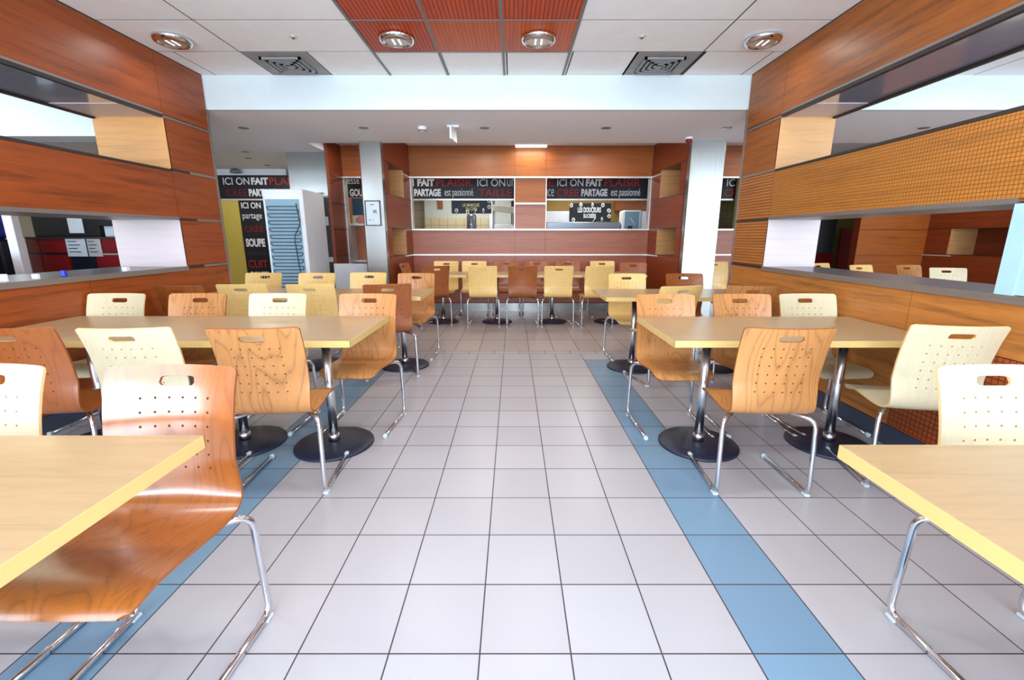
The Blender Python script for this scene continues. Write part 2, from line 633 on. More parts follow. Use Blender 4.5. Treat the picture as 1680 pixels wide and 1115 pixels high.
# outer shell with the window fronts behind the camera
ws = MB()
ws.box(LX, RX, BY - 0.1, BY, 0, 0.35).box(LX, RX, BY - 0.1, BY, 2.72, 3.05)
for x in (LX, -3.5, 2.45, RX - 0.3):
    ws.box(x, x + 0.3, BY - 0.1, BY, 0.35, 2.72)
tag(ws.build('wall_front', 'soffit'), kind='structure')
for n, (a, b) in enumerate(((-3.2, 2.45), (2.75, 9.7), (-8.7, -3.5))):
    w = MB()
    k = 4
    for i in range(k + 1):
        xx = a + (b - a) * i / k
        w.box(xx - 0.03, xx + 0.03, BY - 0.08, BY - 0.02, 0.35, 2.72)
    w.box(a, b, BY - 0.08, BY - 0.02, 0.35, 0.41).box(a, b, BY - 0.08, BY - 0.02, 2.66, 2.72)
    tag(w.build('window_%d' % (n + 1), 'alu_grey'), kind='structure')
tag(box('wall_outer_left', (LX - 0.1, LX, BY, FY, 0, 3.05), 'offwhite'), kind='structure')
tag(box('wall_outer_right', (RX, RX + 0.1, BY, FY, 0, 3.05), 'offwhite'), kind='structure')
tag(box('wall_servery', (LX, RX, FY, FY + 0.1, 0, 3.05), 'tile_wall'), kind='structure')


# ------------------------------------------------------------ the two side partitions
def side_wall(name, s, X, T, mats):
    """s=-1 left, +1 right. X inner face, thickness T outwards"""
    top, end, band, low, endlow = mats
    o = X + s * T
    i_ = X + s * 0.014          # core starts behind the panels
    Z = [0.14, 1.05, 1.50, 1.95, 2.41, CEIL]
    Y0, Y1, Y2 = 0.2, 4.45, YE
    LY = 2.28
    cr = MB()
    BY = -0.5
    cr.box(i_, o, BY, Y2, 0.0, 1.03)
    cr.box(i_, o, BY, Y2, Z[2] + 0.004, Z[3] - 0.004)
    cr.box(i_, o, BY, Y2, Z[4] + 0.01, CEIL)
    cr.box(i_, o, Y1 + 0.014, Y2, 1.03, Z[4] + 0.01)
    cr.box(i_, o, BY, LY - 0.08, 1.03, Z[2] + 0.004)
    cr.box(i_, o, BY, Y0, Z[3], Z[4] + 0.01)
    w = tag(cr.build(name, end), kind='structure')

    def P(nm, y0, y1, z0, z1, m, d=0.014, out=0.0):
        return box(nm, (X - s * out, X + s * d, y0, y1, z0, z1), m, w)
    G = 0.0025
    # top band
    P('wood_panel', BY, Y1 - G, Z[4] + 0.02, CEIL - 0.012, top)
    P('wood_panel', Y1 + G, Y2 - 0.02, Z[4] + 0.02, CEIL - 0.012, top)
    P('wood_panel', Y1 + G, Y2 - 0.02, Z[3] + 0.012, Z[4] - 0.012, end)
    P('wood_panel', BY, Y1 - G, Z[2] + 0.02, Z[3] - 0.02, band)
    P('wood_panel', Y1 + G, Y2 - 0.02, Z[2] + 0.012, Z[3] - 0.012, endlow if s > 0 else end)
    P('wood_panel', Y1 + G, Y2 - 0.02, Z[1] + 0.012, Z[2] - 0.012, endlow if s > 0 else end)
    if s > 0:
        P('wood_panel', 2.75 + G, Y2 - 0.02, 0.14, 1.03, low)
        P('wood_panel', BY, 2.75 - G, 0.75, 1.03, low)
        P('perforated_panel', BY, 2.75 - G, 0.14, 0.745, 'back_low_grid2')
    else:
        P('wood_panel', BY, 3.4 - G, 0.14, 1.03, low)
        P('wood_panel', 3.4 + G, Y2 - 0.02, 0.14, 1.03, low)
    P('plinth', BY, Y2 - 0.02, 0.0, 0.135, 'steel_blue2', 0.02)
    # corner strip, ceiling strip and short metal joints at the free end
    P('corner_strip', Y2 - 0.02, Y2 + 0.006, 0.0, SOF if s < 0 else SOF, 'alu_grey', 0.02, 0.006)
    P('top_strip', BY, Y2 - 0.02, CEIL - 0.012, CEIL, 'alu_dark', 0.014)
    for k, z in enumerate((Z[4], Z[3], Z[2], Z[1] - 0.005)):
        m = 'alu_grey' if (s > 0 and k < 2) or s < 0 else 'alu_dark'
        ya = Y1 + (0.02 if (s > 0 or k == 0) else 0.25)
        P('metal_joint', ya, Y2 - 0.02, z - 0.011, z + 0.011, m, 0.012, 0.004)
        if ya > Y1 + 0.1:
            P('dark_joint', Y1, ya, z - 0.011, z + 0.011, 'alu_dark', 0.012)
    # far jambs of the two openings
    box('jamb', (X, o, Y1, Y1 + 0.013, Z[3] - 0.01, Z[4] + 0.01), 'jamb_wood' if s > 0 else 'jamb_tan', w)
    box('jamb', (X, o, Y1, Y1 + 0.013, 1.035, Z[2] + 0.002), 'jamb_white', w)
    box('jamb', (X, o, Y0 - 0.0, Y0 + 0.013, Z[3] - 0.01, Z[4] + 0.01), 'jamb_wood', w)
    # head of the upper opening: bronze rails with a glossy grey board between
    box('head_board', (X + s * 0.03, o - s * 0.03, Y0, Y1, Z[4] - 0.002, Z[4] + 0.01), 'grey_lam', w)
    box('head_light_board', (X + s * 0.03, o - s * 0.03, Y1 - 0.42, Y1, Z[4] - 0.006, Z[4] - 0.002), 'jamb_white', w)
    hr = MB().box(X - s * 0.002, X + s * 0.03, Y0, Y1, Z[4] - 0.012, Z[4] + 0.018)
    hr.box(o - s * 0.03, o + s * 0.002, Y0, Y1, Z[4] - 0.022, Z[4] + 0.018)
    hr.build('head_rail', 'alu_dark', w)
    P('head_trim', BY, Y1, Z[4] + 0.014, Z[4] + 0.03, 'alu_grey', 0.014, 0.003)
    # top of the middle band and its lower rail
    box('ledge', (X - s * 0.003, o, Y0, Y1, Z[3] - 0.018, Z[3] + 0.002), 'alu_dark', w)
    box('lower_rail', (X - s * 0.004, o, LY, Y1, Z[2] - 0.006, Z[2] + 0.022), 'alu_grey', w)
    # sill and post of the lower opening
    box('sill', (X - s * 0.012, o + s * 0.01, LY - 0.06, Y1, 1.03, 1.052), 'steel_sill', w)
    box('sill_edge', (X - s * 0.016, X - s * 0.002, BY, Y1, 1.015, 1.056), 'alu_grey', w)
    box('post', (X - s * 0.004, o, LY - 0.09, LY, 1.053, Z[2] - 0.006), 'steel_blue', w)
    P('blue_panel', 0.5, LY - 0.09, 1.06, Z[2] - 0.0, 'steel_blue')
    return w


M['back_low_grid2'] = wood('russet_lattice_veneer', (160, 76, 34), 'Y', 0.42, 0.15, ('yz', 0.03, 0.2))
M['steel_blue2'] = plain('dark_blue_plinth', (58, 66, 84), 0.35)
side_wall('wall_left', -1, XL, TL, ('cherry', 'cherry', 'cherry', 'cherry', 'cherry'))
side_wall('wall_right', 1, XR, TR, ('honey_top', 'honey_top', 'honey_grid', 'honey', 'honey_slat'))


# ------------------------------------------------------------ back screen wall
ZT = 2.335


def back_wall(name, x0, x1, splits, holes, YB=8.2, T=0.16, bottom=0.0):
    """holes: list of (xa, xb, za, zb); splits: vertical seams"""
    def solid(nm, z0, z1, m, parent, f, d, skip=True):
        xs = sorted(set([x0, x1] + [v for v in splits if x0 < v < x1]))
        for a, b in zip(xs[:-1], xs[1:]):
            hit = any(a < (h[0] + h[1]) / 2 < b and h[2] < (z0 + z1) / 2 < h[3] for h in holes)
            if hit: continue
            yield a, b
    core = MB()
    bands = [(bottom, 1.02), (1.02, 1.46), (1.46, 1.90), (1.90, ZT), (ZT, CEI2)]
    mats = ['back_low', 'back_low_grid', 'back_low_grid', 'back_grid', 'back_grid']
    todo = []
    for (z0, z1), m in zip(bands, mats):
        for a, b in solid('', z0, z1, m, None, 0, 0):
            core.box(a, b, YB + 0.013, YB + T, z0, z1)
            todo.append((a, b, z0, z1, m))
    w = tag(core.build(name, 'cherry_dark'), kind='structure')
    for a, b, z0, z1, m in todo:
        if m == 'back_grid' and z0 > 2.2 and (a > 0.4 or b < -2):
            m = 'back_top'
        box('wood_panel', (a + 0.003, b - 0.003, YB, YB + 0.012, max(z0, 0.15) + 0.012, z1 - 0.012), m, w)
        if z0 < 0.05:
            box('steel_plinth', (a, b, YB - 0.006, YB + 0.012, 0, 0.145), 'steel', w)
    for z in (1.02, 1.46, 1.90, ZT):
        xs = sorted(set([x0, x1] + [v for v in splits if x0 < v < x1]))
        for a, b in zip(xs[:-1], xs[1:]):
            inside = any(a < (h[0] + h[1]) / 2 < b and h[2] + 0.02 < z < h[3] - 0.02 for h in holes)
            if not inside:
                box('aluminium_shelf', (a, b, YB - 0.035, YB + (T if z == 1.46 else 0.012), z - 0.012, z + 0.012), 'alu', w)
    for h in holes:
        v = MB().box(h[0], h[0] + 0.012, YB - 0.004, YB + T, h[2], h[3]).box(h[1] - 0.012, h[1], YB - 0.004, YB + T, h[2], h[3])
        v.build('opening_frame', 'alu', w)
    return w


back_wall('wall_back', -1.79, 2.40, [0.03, 0.57], [(-1.79, 0.03, 1.46, ZT), (0.57, 2.40, 1.46, ZT)])
back_wall('wall_back_left', -2.95, -2.2, [], [(-2.95, -2.2, 0.0, ZT)])
back_wall('wall_back_right', 2.92, 5.0, [3.55], [(3.55, 5.0, 1.46, ZT)])
fw = tag(box('wall_back_far_right', (6.15, 7.36, 8.213, 8.36, 0, CEI2), 'cherry_dark'), kind='structure')
for z0, z1 in ((0, 1.0), (1.01, 1.45), (1.46, 1.9), (1.91, 2.33), (2.34, CEI2)):
    box('wood_panel', (6.15, 7.36, 8.2, 8.213, z0, z1), 'back_top', fw)


def bay_side(name, s, X, T, Ya, ang, niches=((1.95, 2.40), (1.04, 1.47)), mat2='back_side', jm='jamb_wood', Yb=8.2):
    """panelled cheek of an alcove with two open niches; pivots on its back corner"""
    L = Yb - Ya
    ya, yb = -L + 0.17, -0.42
    o, d = s * T, s * (T - 0.03)
    c = MB()
    zz = [0] + sorted([v for n in niches for v in n]) + [CEI2]
    for a, b in zip(zz[:-1], zz[1:]):
        if (a, b) in niches:
            c.box(0, o, -L, ya, a, b).box(0, o, yb, 0, a, b).box(d, o, ya, yb, a, b)
        else:
            c.box(0, o, -L, 0, a, b)
    w = tag(c.build(name, mat2), kind='structure')
    for z in zz[1:-1]:
        box('dark_joint', (-s * 0.003, 0, -L, 0, z - 0.005, z + 0.005), 'alu_dark', w)
    for a, b in niches:
        box('niche_lining', (0, d, yb - 0.008, yb, a, b), jm, w)
    box('steel_plinth', (-s * 0.008, 0, -L, 0, 0, 0.14), 'steel', w)
    box('metal_joint', (-s * 0.012, 0, -0.5, 0, ZT - 0.01, ZT + 0.01), 'alu', w)
    box('metal_joint', (-s * 0.012, 0, -0.5, 0, 1.01, 1.03), 'alu', w)
    w.location = (X, Yb, 0)
    w.rotation_euler = (0, 0, R(ang))
    return w


M['back_side'] = wood('dark_cherry_cheek', (128, 54, 20), 'Y', 0.4, 0.15)
bay_side('wall_alcove_left', -1, -1.79, 0.36, 6.83, -2.3)
bay_side('wall_alcove_right', 1, 2.40, 0.40, 6.83, 3.3)
bay_side('wall_alcove_far_right', 1, 7.36, 0.5, 6.3, 3.0)
tag(box('wall_bay_left', (-2.995, -2.95, 7.60, 8.2, 0, CEI2), 'back_side'), kind='structure')
j = MB()
for z in (1.02, 1.46, 1.88, 2.30):
    j.box(-2.95, -2.945, 7.60, 8.2, z - 0.006, z + 0.006)
j.build('trim_2', 'alu_dark')['kind'] = 'structure'


# ------------------------------------------------------------ steel clad columns
def column(name, x0, x1, y0, y1, label, mat='steel', z1=SOF):
    o = box(name, (x0, x1, y0, y1, 0, z1), mat, None, 0.004)
    tag(o, label, 'column')
    return o


cl = column('steel_column', -2.145, -1.85, 6.69, 6.815, 'narrow brushed steel column with the framed notice on it')
cr_ = column('steel_column', 2.485, 2.965, 6.69, 6.815, 'wide brushed steel column right of the alcove')
cg = column('grey_column', -3.66, -3.0, 7.72, 8.5, 'broad grey column behind the white upright fridge', 'steel', CEI3)
sw = MB().box(-3.12, -3.08, 7.708, 7.72, 1.52, 1.66)
sw.box(-3.12, -3.05, 7.708, 7.72, 0.92, 1.0)
sw.build('switch_plate', 'white', cg)

# framed notice on the narrow column
nt = empty('framed_notice', (0, 0, 0), 0, 'small white notice in a black frame on the narrow steel column', 'notice')
fr = MB()
nx0, nx1, nz0, nz1 = -2.12, -1.90, 1.49, 1.84
fr.box(nx0, nx1, 6.67, 6.688, nz0, nz0 + 0.012).box(nx0, nx1, 6.67, 6.688, nz1 - 0.012, nz1)
fr.box(nx0, nx0 + 0.012, 6.67, 6.688, nz0, nz1).box(nx1 - 0.012, nx1, 6.67, 6.688, nz0, nz1)
fr.build('frame', 'black', nt)
box('paper', (nx0 + 0.01, nx1 - 0.01, 6.678, 6.687, nz0 + 0.01, nz1 - 0.01), 'paper', nt)
for (a, b, z) in ((-2.08, -2.02, 1.78), (-2.04, -1.985, 1.70), (-2.04, -1.99, 1.685), (-2.04, -1.98, 1.67), (-2.10, -2.075, 1.565), (-2.05, -2.035, 1.57)):
    box('print', (a + 0.03, b + 0.03, 6.675, 6.6785, z, z + 0.008), 'slate', nt)

# ------------------------------------------------------------ servery sign fascia
YS = 9.6
sg = empty('slogan_sign', (0, 0, 0), 0, 'long black slogan fascia with white and red words above the servery', 'sign')
box('board', (-6.0, 7.0, YS, YS + 0.05, 2.09, 2.55), 'sign', sg)
box('bottom_rail', (-6.0, 7.0, YS - 0.03, YS + 0.05, 2.06, 2.09), 'alu', sg)
box('top_board', (-6.2, -4.6, YS, YS + 0.05, 2.55, CEI3), 'white', sg)


def px(x, y=9.6, z=2.35):
    return (x - 842) * (y * 0.9745 - (z - 1.338) * 0.2245) / 736


def word(t, a, b, row, mat, bold=0.0):
    z0, z1 = {1: (2.335, 2.475), 2: (2.14, 2.285), 3: (2.105, 2.29), 4: (2.14, 2.315), 5: (2.365, 2.505)}[row]
    lettering(t, px(a), px(b), z0, z1, YS, mat, sg, bold)


for w in (('ICI ON', 367, 410, 5, 'txt_white', 0.005), ('FAIT', 413, 441, 5, 'txt_white', 0.05), ('PLAISIR', 443, 500, 5, 'txt_red', 0),
          ('CRÉE', 370, 404, 4, 'txt_dim', 0), ('PARTAGE', 407, 452, 2, 'txt_white', 0.05), ('est passionné', 457, 500, 3, 'txt_white', 0),
          ('presse', 560, 590, 1, 'txt_white', 0), ('GOUTE', 573, 605, 2, 'txt_white', 0.04),
          ('ON', 655, 679, 1, 'txt_white', 0), ('FAIT', 685, 713, 1, 'txt_white', 0.05), ('PLAISIR', 716, 774, 1, 'txt_red', 0),
          ('ICI ON', 783, 829, 1, 'txt_white', 0.01), ('un', 832, 845, 1, 'txt_white', 0),
          ('PARTAGE', 679, 723, 2, 'txt_white', 0.05), ('est passionné', 729, 776, 3, 'txt_white', 0), ('TAILLE', 785, 840, 2, 'txt_red', 0),
          ('E', 900, 909, 1, 'txt_red', 0), ('ICI ON', 914, 957, 1, 'txt_white', 0.01), ('FAIT', 961, 988, 1, 'txt_white', 0.05),
          ('PLAISIR', 992, 1050, 1, 'txt_red', 0),
          ('nce', 894, 909, 2, 'txt_white', 0), ('CRÉE', 914, 950, 4, 'txt_red', 0), ('PARTAGE', 954, 997, 2, 'txt_white', 0.05),
          ('est passionné', 1003, 1051, 3, 'txt_white', 0),
          ('ICI ON', 1192, 1238, 1, 'txt_white', 0.01), ('CRÉE', 1190, 1226, 4, 'txt_red', 0)):
    word(*w)

# yellow wall and text panel under the sign on the far left
yw = tag(box('wall_yellow', (-6.0, -4.3, YS + 0.0, YS + 0.05, 0, 2.06), 'yellow_wall'), kind='structure')
yp = empty('vertical_sign', (0, 0, 0), 0, 'tall black panel of stacked slogan words on the yellow wall', 'sign')
box('board', (-5.62, -5.12, YS - 0.03, YS - 0.002, 0.3, 2.06), 'sign', yp)
for t, z, h, m, b in (('ICI ON', 1.90, 0.12, 'txt_white', 0.02), ('partage', 1.66, 0.14, 'txt_white', 0), ('CRÉE', 1.43, 0.15, 'txt_dim', 0.02),
                      ('SOUPE', 1.13, 0.17, 'txt_white', 0.05), ('passion', 0.93, 0.13, 'slate', 0.02), ('CUIT', 0.70, 0.16, 'txt_red', 0),
                      ('GOUTE', 0.46, 0.16, 'txt_white', 0.04)):
    lettering(t, -5.57, -5.17, z, z + h, YS - 0.03, m, yp, b)
dr = tag(box('door_1', (-4.98, -4.45, YS - 0.03, YS - 0.002, 0, 1.9), 'yellow_wall'), kind='structure')
tag(MB().lathe([(0.0, 0), (0.09, 0.0), (0.10, 0.02), (0.07, 0.07), (0, 0.09)], -5.55, YS - 0.12, CEI3 - 0.09, 20).build('ceiling_speaker', 'alu_grey'),
    'small grey dome fixed to the ceiling above the far left sign', 'speaker')

# ------------------------------------------------------------ upright fridge seen from the back
fg = empty('upright_fridge', (-3.31, 7.10, 0), 0, 'white upright fridge turned back to front with exposed coil grid', 'fridge')
box('cabinet', (-0.29, 0.29, -0.37, 0.37, 0.06, 2.0), 'white', fg, 0.01)
box('plinth', (-0.27, 0.27, -0.33, 0.33, 0.0, 0.06), 'black', fg)
box('backing', (-0.25, 0.23, -0.385, -0.371, 0.30, 1.86), 'coil_back', fg)
pts = []
z = 0.36
sgn = 1
while z < 1.80:
    pts += [(-0.23 * sgn, -0.405, z), (0.21 * sgn, -0.405, z)]
    z += 0.05
    sgn = -sgn
MB().tube(arc_path(pts, [0.024] * (len(pts) - 2), 4), 0.006, 8).build('condenser_coil', 'coil', fg)
MB().tube(arc_path([(0.2, -0.41, 1.80), (0.24, -0.41, 1.5), (0.13, -0.42, 1.35), (0.17, -0.42, 0.8), (0.2, -0.42, 0.35)], [0.1] * 3), 0.006, 8).build('power_cable', 'black', fg)
box('hinge', (0.24, 0.30, 0.3, 0.38, 2.0, 2.015), 'alu_grey', fg)

# low grey partition in front of the small bay
lp = empty('low_partition', (-2.42, 7.05, 0), 0, 'low light grey panel between fridge and narrow column', 'partition')
box('panel', (-0.36, 0.36, -0.02, 0.02, 0.05, 0.93), 'grey', lp, 0.004)
box('foot', (-0.34, -0.28, -0.15, 0.15, 0, 0.05), 'alu_grey', lp)
box('foot', (0.28, 0.34, -0.15, 0.15, 0, 0.05), 'alu_grey', lp)

tag(box('wall_bay_rear', (-3.3, -2.2, 9.34, 9.4, 0, 2.1), 'coral'), kind='structure')
# things standing in the small bay behind it
hc = empty('white_cupboard', (-2.75, 8.9, 0), 0, 'white framed cupboard with coral back behind the small bay', 'cupboard')
hb = MB().box(-0.38, -0.34, -0.2, 0.2, 0, 1.58).box(0.34, 0.38, -0.2, 0.2, 0, 1.58).box(-0.38, 0.38, -0.2, 0.2, 1.54, 1.58).box(-0.38, 0.38, -0.2, 0.2, 0.86, 0.9)
hb.build('case', 'white', hc)
box('back_panel', (-0.34, 0.34, 0.17, 0.19, 0.0, 1.54), 'coral', hc)
ov = empty('counter_oven', (-2.60, 8.86, 0.9), 0, 'black countertop oven inside the white framed cupboard', 'oven')
box('body', (-0.2, 0.19, -0.16, 0.14, 0.0, 0.34), 'navy', ov, 0.006)
box('top_tray', (-0.13, 0.19, -0.16, 0.14, 0.341, 0.37), 'white', ov)
for i in range(4):
    box('knob', (-0.1 + i * 0.07, -0.07 + i * 0.07, -0.175, -0.16, 0.345, 0.365), 'black', ov)
tp = tag(box('teal_panel', (-3.2, -2.2, 9.3, 9.33, 1.75, 2.08), 'teal'), 'dark teal board under the slogan sign in the small bay', 'panel')
fp = empty('food_poster', (0, 0, 0), 0, 'food picture poster on the wall above the white cupboard', 'poster')
box('sheet', (-3.2, -2.2, 9.25, 9.28, 1.5, 1.75), 'offwhite', fp)
MB().lathe([(0, 0), (0.13, 0.0), (0.11, 0.05), (0, 0.06)], 0, 0, 0, 20).build('ham', 'pink_food', fp).matrix_local = Matrix.Translation((-3.0, 9.249, 1.66)) @ Matrix.Rotation(R(90), 4, 'X') @ Matrix.Diagonal((1, 0.6, 0.05, 1))
MB().lathe([(0, 0), (0.16, 0.0), (0.13, 0.05), (0, 0.06)], 0, 0, 0, 20).build('leaves', 'green_food', fp).matrix_local = Matrix.Translation((-2.72, 9.249, 1.6)) @ Matrix.Rotation(R(90), 4, 'X') @ Matrix.Diagonal((1, 0.5, 0.05, 1))

# ------------------------------------------------------------ servery seen through the back openings
tag(box('wall_servery_partition', (-2.15, -0.05, 11.3, 11.34, 0, CEI2), 'greenish'), kind='structure')
tag(box('trim_3', (-2.15, -0.6, 11.28, 11.3, 1.0, 1.78), 'tile_wall'), kind='structure')
tag(box('wall_servery_yellow', (0.5, 3.6, 11.3, 11.34, 0, CEI2), 'ochre'), kind='structure')


def board(name, x0, x1, z0, z1, y, lines, label, mat, tm):
    e = empty(name, (0, 0, 0), 0, label, 'sign')
    box('board', (x0, x1, y, y + 0.02, z0, z1), mat, e)
    w, h = x1 - x0, z1 - z0
    for t, a, b, c0, c1 in lines:
        lettering(t, x0 + a * w, x0 + b * w, z0 + c0 * h, z0 + c1 * h, y, tm, e, 0.03)
    for xx in (x0 + 0.06, x1 - 0.06):
        box('hanger', (xx - 0.004, xx + 0.004, y + 0.006, y + 0.014, z1, CEI2), 'alu_grey', e)
    return e


def doodles(e, x0, x1, z0, z1, y, spots):
    w, h = x1 - x0, z1 - z0
    for kind, u, v in spots:
        m = MB()
        X, Z = x0 + u * w, z0 + v * h
        if kind == 'o':
            m.tube([(X + 0.03 * math.cos(a), y - 0.006, Z + 0.036 * math.sin(a)) for a in [k * math.pi / 6 for k in range(13)]], 0.010, 6)
            m.tube([(X - 0.01, y - 0.006, Z), (X + 0.012, y - 0.006, Z + 0.01)], 0.008, 6)
        elif kind == '/':
            m.tube([(X - 0.03, y - 0.006, Z - 0.04), (X + 0.03, y - 0.006, Z + 0.04)], 0.007, 6)
        else:
            m.tube([(X, y - 0.006, Z + 0.05), (X - 0.022, y - 0.006, Z - 0.01), (X, y - 0.006, Z - 0.045), (X + 0.022, y - 0.006, Z - 0.01), (X, y - 0.006, Z + 0.05)], 0.007, 6)
        m.build('drawn_food', 'txt_white', e)


YB1 = 10.4
s1 = board('counter_sign', px(741, YB1, 1.9), px(806, YB1, 1.9), 1.84, 2.15, YB1,
           [('LE MARCHÉ', 0.28, 0.70, 0.47, 0.75), ('DU CHEF', 0.36, 0.64, 0.20, 0.43)],
           'hanging slate sign reading LE MARCHE DU CHEF in the left opening', 'slate', 'txt_gold')
doodles(s1, px(741, YB1, 1.9), px(806, YB1, 1.9), 1.84, 2.15, YB1, (('o', 0.12, 0.2), ('/', 0.60, 0.15), ('v', 0.80, 0.2), ('o', 0.95, 0.45), ('o', 0.95, 0.85), ('o', 0.4, 0.1)))
s2 = board('counter_sign', px(934, YB1, 1.8), px(1002, YB1, 1.8), 1.665, 2.06, YB1,
           [('LES DOUCEURS', 0.2, 0.76, 0.50, 0.78), ('SUCRÉES', 0.34, 0.64, 0.20, 0.48)],
           'hanging slate sign reading LES DOUCEURS SUCREES in the right opening', 'sign', 'txt_white')
doodles(s2, px(934, YB1, 1.8), px(1002, YB1, 1.8), 1.665, 2.06, YB1, (('o', 0.04, 0.88), ('o', 0.27, 0.92), ('v', 0.55, 0.90), ('o', 0.8, 0.9), ('o', 0.95, 0.6), ('o', 0.96, 0.3), ('v', 0.79, 0.12), ('/', 0.6, 0.1), ('o', 0.1, 0.1)))

# stainless hood / counter on the right, boiler and white lid on the left
hd = empty('servery_counter', (0, 0, 0), 0, 'stainless servery counter with a deep canopy behind the right opening', 'counter')
box('canopy', (0.72, 2.30, 9.95, 10.5, 1.50, 1.64), 'steel_sill', hd, 0.006)
box('body', (0.72, 2.30, 10.1, 10.8, 0.0, 0.95), 'steel', hd, 0.006)
for xx in (0.76, 2.22):
    box('upright', (xx, xx + 0.04, 10.2, 10.24, 0.95, 1.5), 'steel', hd)
tag(box('white_wall_cupboard', (0.7, 1.35, 10.95, 11.28, 1.62, 1.92), 'white', None, 0.005), 'white wall cupboard left of the LES DOUCEURS sign', 'cupboard')
tag(box('white_wall_cupboard', (3.0, 3.55, 10.95, 11.28, 1.50, 1.92), 'white', None, 0.005), 'white wall cupboard at the right end of the right opening', 'cupboard')
wm = empty('white_cooler', (2.52, 10.0, 0), 0, 'narrow white cooler cabinet with a printed front, right opening', 'cooler')
box('cabinet', (-0.2, 0.2, -0.2, 0.2, 0.0, 1.88), 'white', wm, 0.03)
box('printed_front', (-0.17, 0.13, -0.21, -0.2, 1.45, 1.85), 'coil_back', wm)
MB().tube([(-0.05, -0.215, 1.72), (0.08, -0.215, 1.54)], 0.012, 8).build('printed_spoon', 'txt_white', wm)
box('printed_cup', (-0.10, 0.0, -0.213, -0.21, 1.48, 1.56), 'slate', wm)
tag(box('dark_shelf_unit', (2.42, 3.5, 11.0, 11.25, 1.93, 2.3), 'edge_brown'), 'brown cupboard hung over the cooler at the right opening', 'cupboard')

bl = empty('drinks_boiler', (-0.98, 10.9, 0), 0, 'upright steel drinks boiler behind the left opening', 'boiler')
MB().lathe([(0.0, 1.10), (0.11, 1.10), (0.115, 1.14), (0.115, 1.80), (0.10, 1.84), (0.03, 1.87), (0, 1.87)], n=24).build('tank', 'steel_sill', bl)
MB().lathe([(0.0, 0.0), (0.14, 0.0), (0.14, 1.10), (0, 1.10)], n=24).build('stand', 'steel', bl)
MB().lathe([(0.0, 0.0), (0.02, 0.0), (0.02, 0.02), (0, 0.03)], 0, -0.13, 1.6, 12).build('dial', 'white', bl)
wl = empty('chest_cooler', (0, 0, 0), 0, 'white cooler with a slanted open lid behind the left opening', 'cooler')
box('body', (-0.45, 0.35, 10.9, 11.2, 0, 1.62), 'white', wl, 0.01)
MB().box(-0.34, 0.34, -0.02, 0.02, -0.07, 0.07, bev=0.01).build('lid', 'offwhite', wl).matrix_local = Matrix.Translation((-0.12, 10.5, 1.93)) @ Matrix.Rotation(R(7), 4, 'Y')
box('lid_arm', (-0.02, 0.0, 10.5, 10.9, 1.6, 1.9), 'alu_grey', wl)
pw = MB().box(-0.57, -0.50, 11.2, 11.28, 0, 2.3)
tag(pw.build('door_frame', 'white'), 'white door post behind the left opening beside the boiler', 'post')
tag(box('wall_notice', (-1.82, -1.7, 11.27, 11.29, 2.0, 2.2), 'edge_brown', None), 'small brown framed notice on the servery wall by the sign', 'notice')

# ------------------------------------------------------------ ceiling fittings
def downlight(x, y, label, power=24):
    t = empty('round_downlight', (x, y, CEIL), 0, label, 'lamp', 'round downlights in the tiled ceiling')
    MB().lathe([(0.095, -0.003), (0.145, -0.006), (0.147, -0.022), (0.135, -0.042), (0.112, -0.052), (0.102, -0.046), (0.095, -0.02)], n=36).build('rim', 'chrome', t)
    MB().lathe([(0.100, -0.04), (0.095, -0.018), (0.06, -0.008), (0.0, -0.006)], n=32).build('reflector', 'alu', t)
    b = MB()
    for dx in (-0.025, 0.025):
        b.tube([(dx, -0.05, -0.028), (dx, 0.05, -0.028)], 0.014, 10)
    b.build('bulb', 'lamp_on', t)
    if power:
        lamp_light((x, y, CEIL - 0.06), power)
    return t


downlight(-2.85, 4.22, 'leftmost round chrome downlight in a white tile by the left wall', 6)
downlight(-0.97, 4.20, 'round chrome downlight in the left orange ceiling panel')
downlight(0.21, 4.20, 'round chrome downlight in the right orange ceiling panel')
downlight(2.09, 4.22, 'rightmost round chrome downlight in a white tile by the right wall', 6)
for (x, y) in ((-0.97, 1.8), (0.21, 1.8), (-2.4, 1.8), (1.7, 1.8), (-0.97, -0.6), (0.21, -0.6), (4.5, 4.2), (4.5, 1.8), (7.0, 3.0), (-5.5, 4.2), (-5.5, 1.8)):
    lamp_light((x, y, CEIL - 0.02), 26)  # extra ceiling lights added for brightness, no fixtures modelled


def diffuser(x, y, label):
    t = empty('air_diffuser', (x, y, CEIL), 0, label, 'air vent', 'square ceiling air diffusers')
    box('plate', (-0.296, 0.296, -0.296, 0.296, 0.0, 0.02), 'grey_vent', t)
    k = MB()
    for i, h in enumerate((0.19, 0.145, 0.10, 0.055)):
        w = 0.022
        z0, z1 = -0.022, -0.004
        for (a, b, c0, d) in ((-h, h, -h, -h + w), (-h, h, h - w, h), (-h, -h + w, -h, h), (h - w, h, -h, h)):
            k.box(a, b, c0, d, z0, z1)
    k.build('louvre', 'alu_vent', t)
    box('throat', (-0.19, 0.19, -0.19, 0.19, -0.003, 0.0), 'black', t)


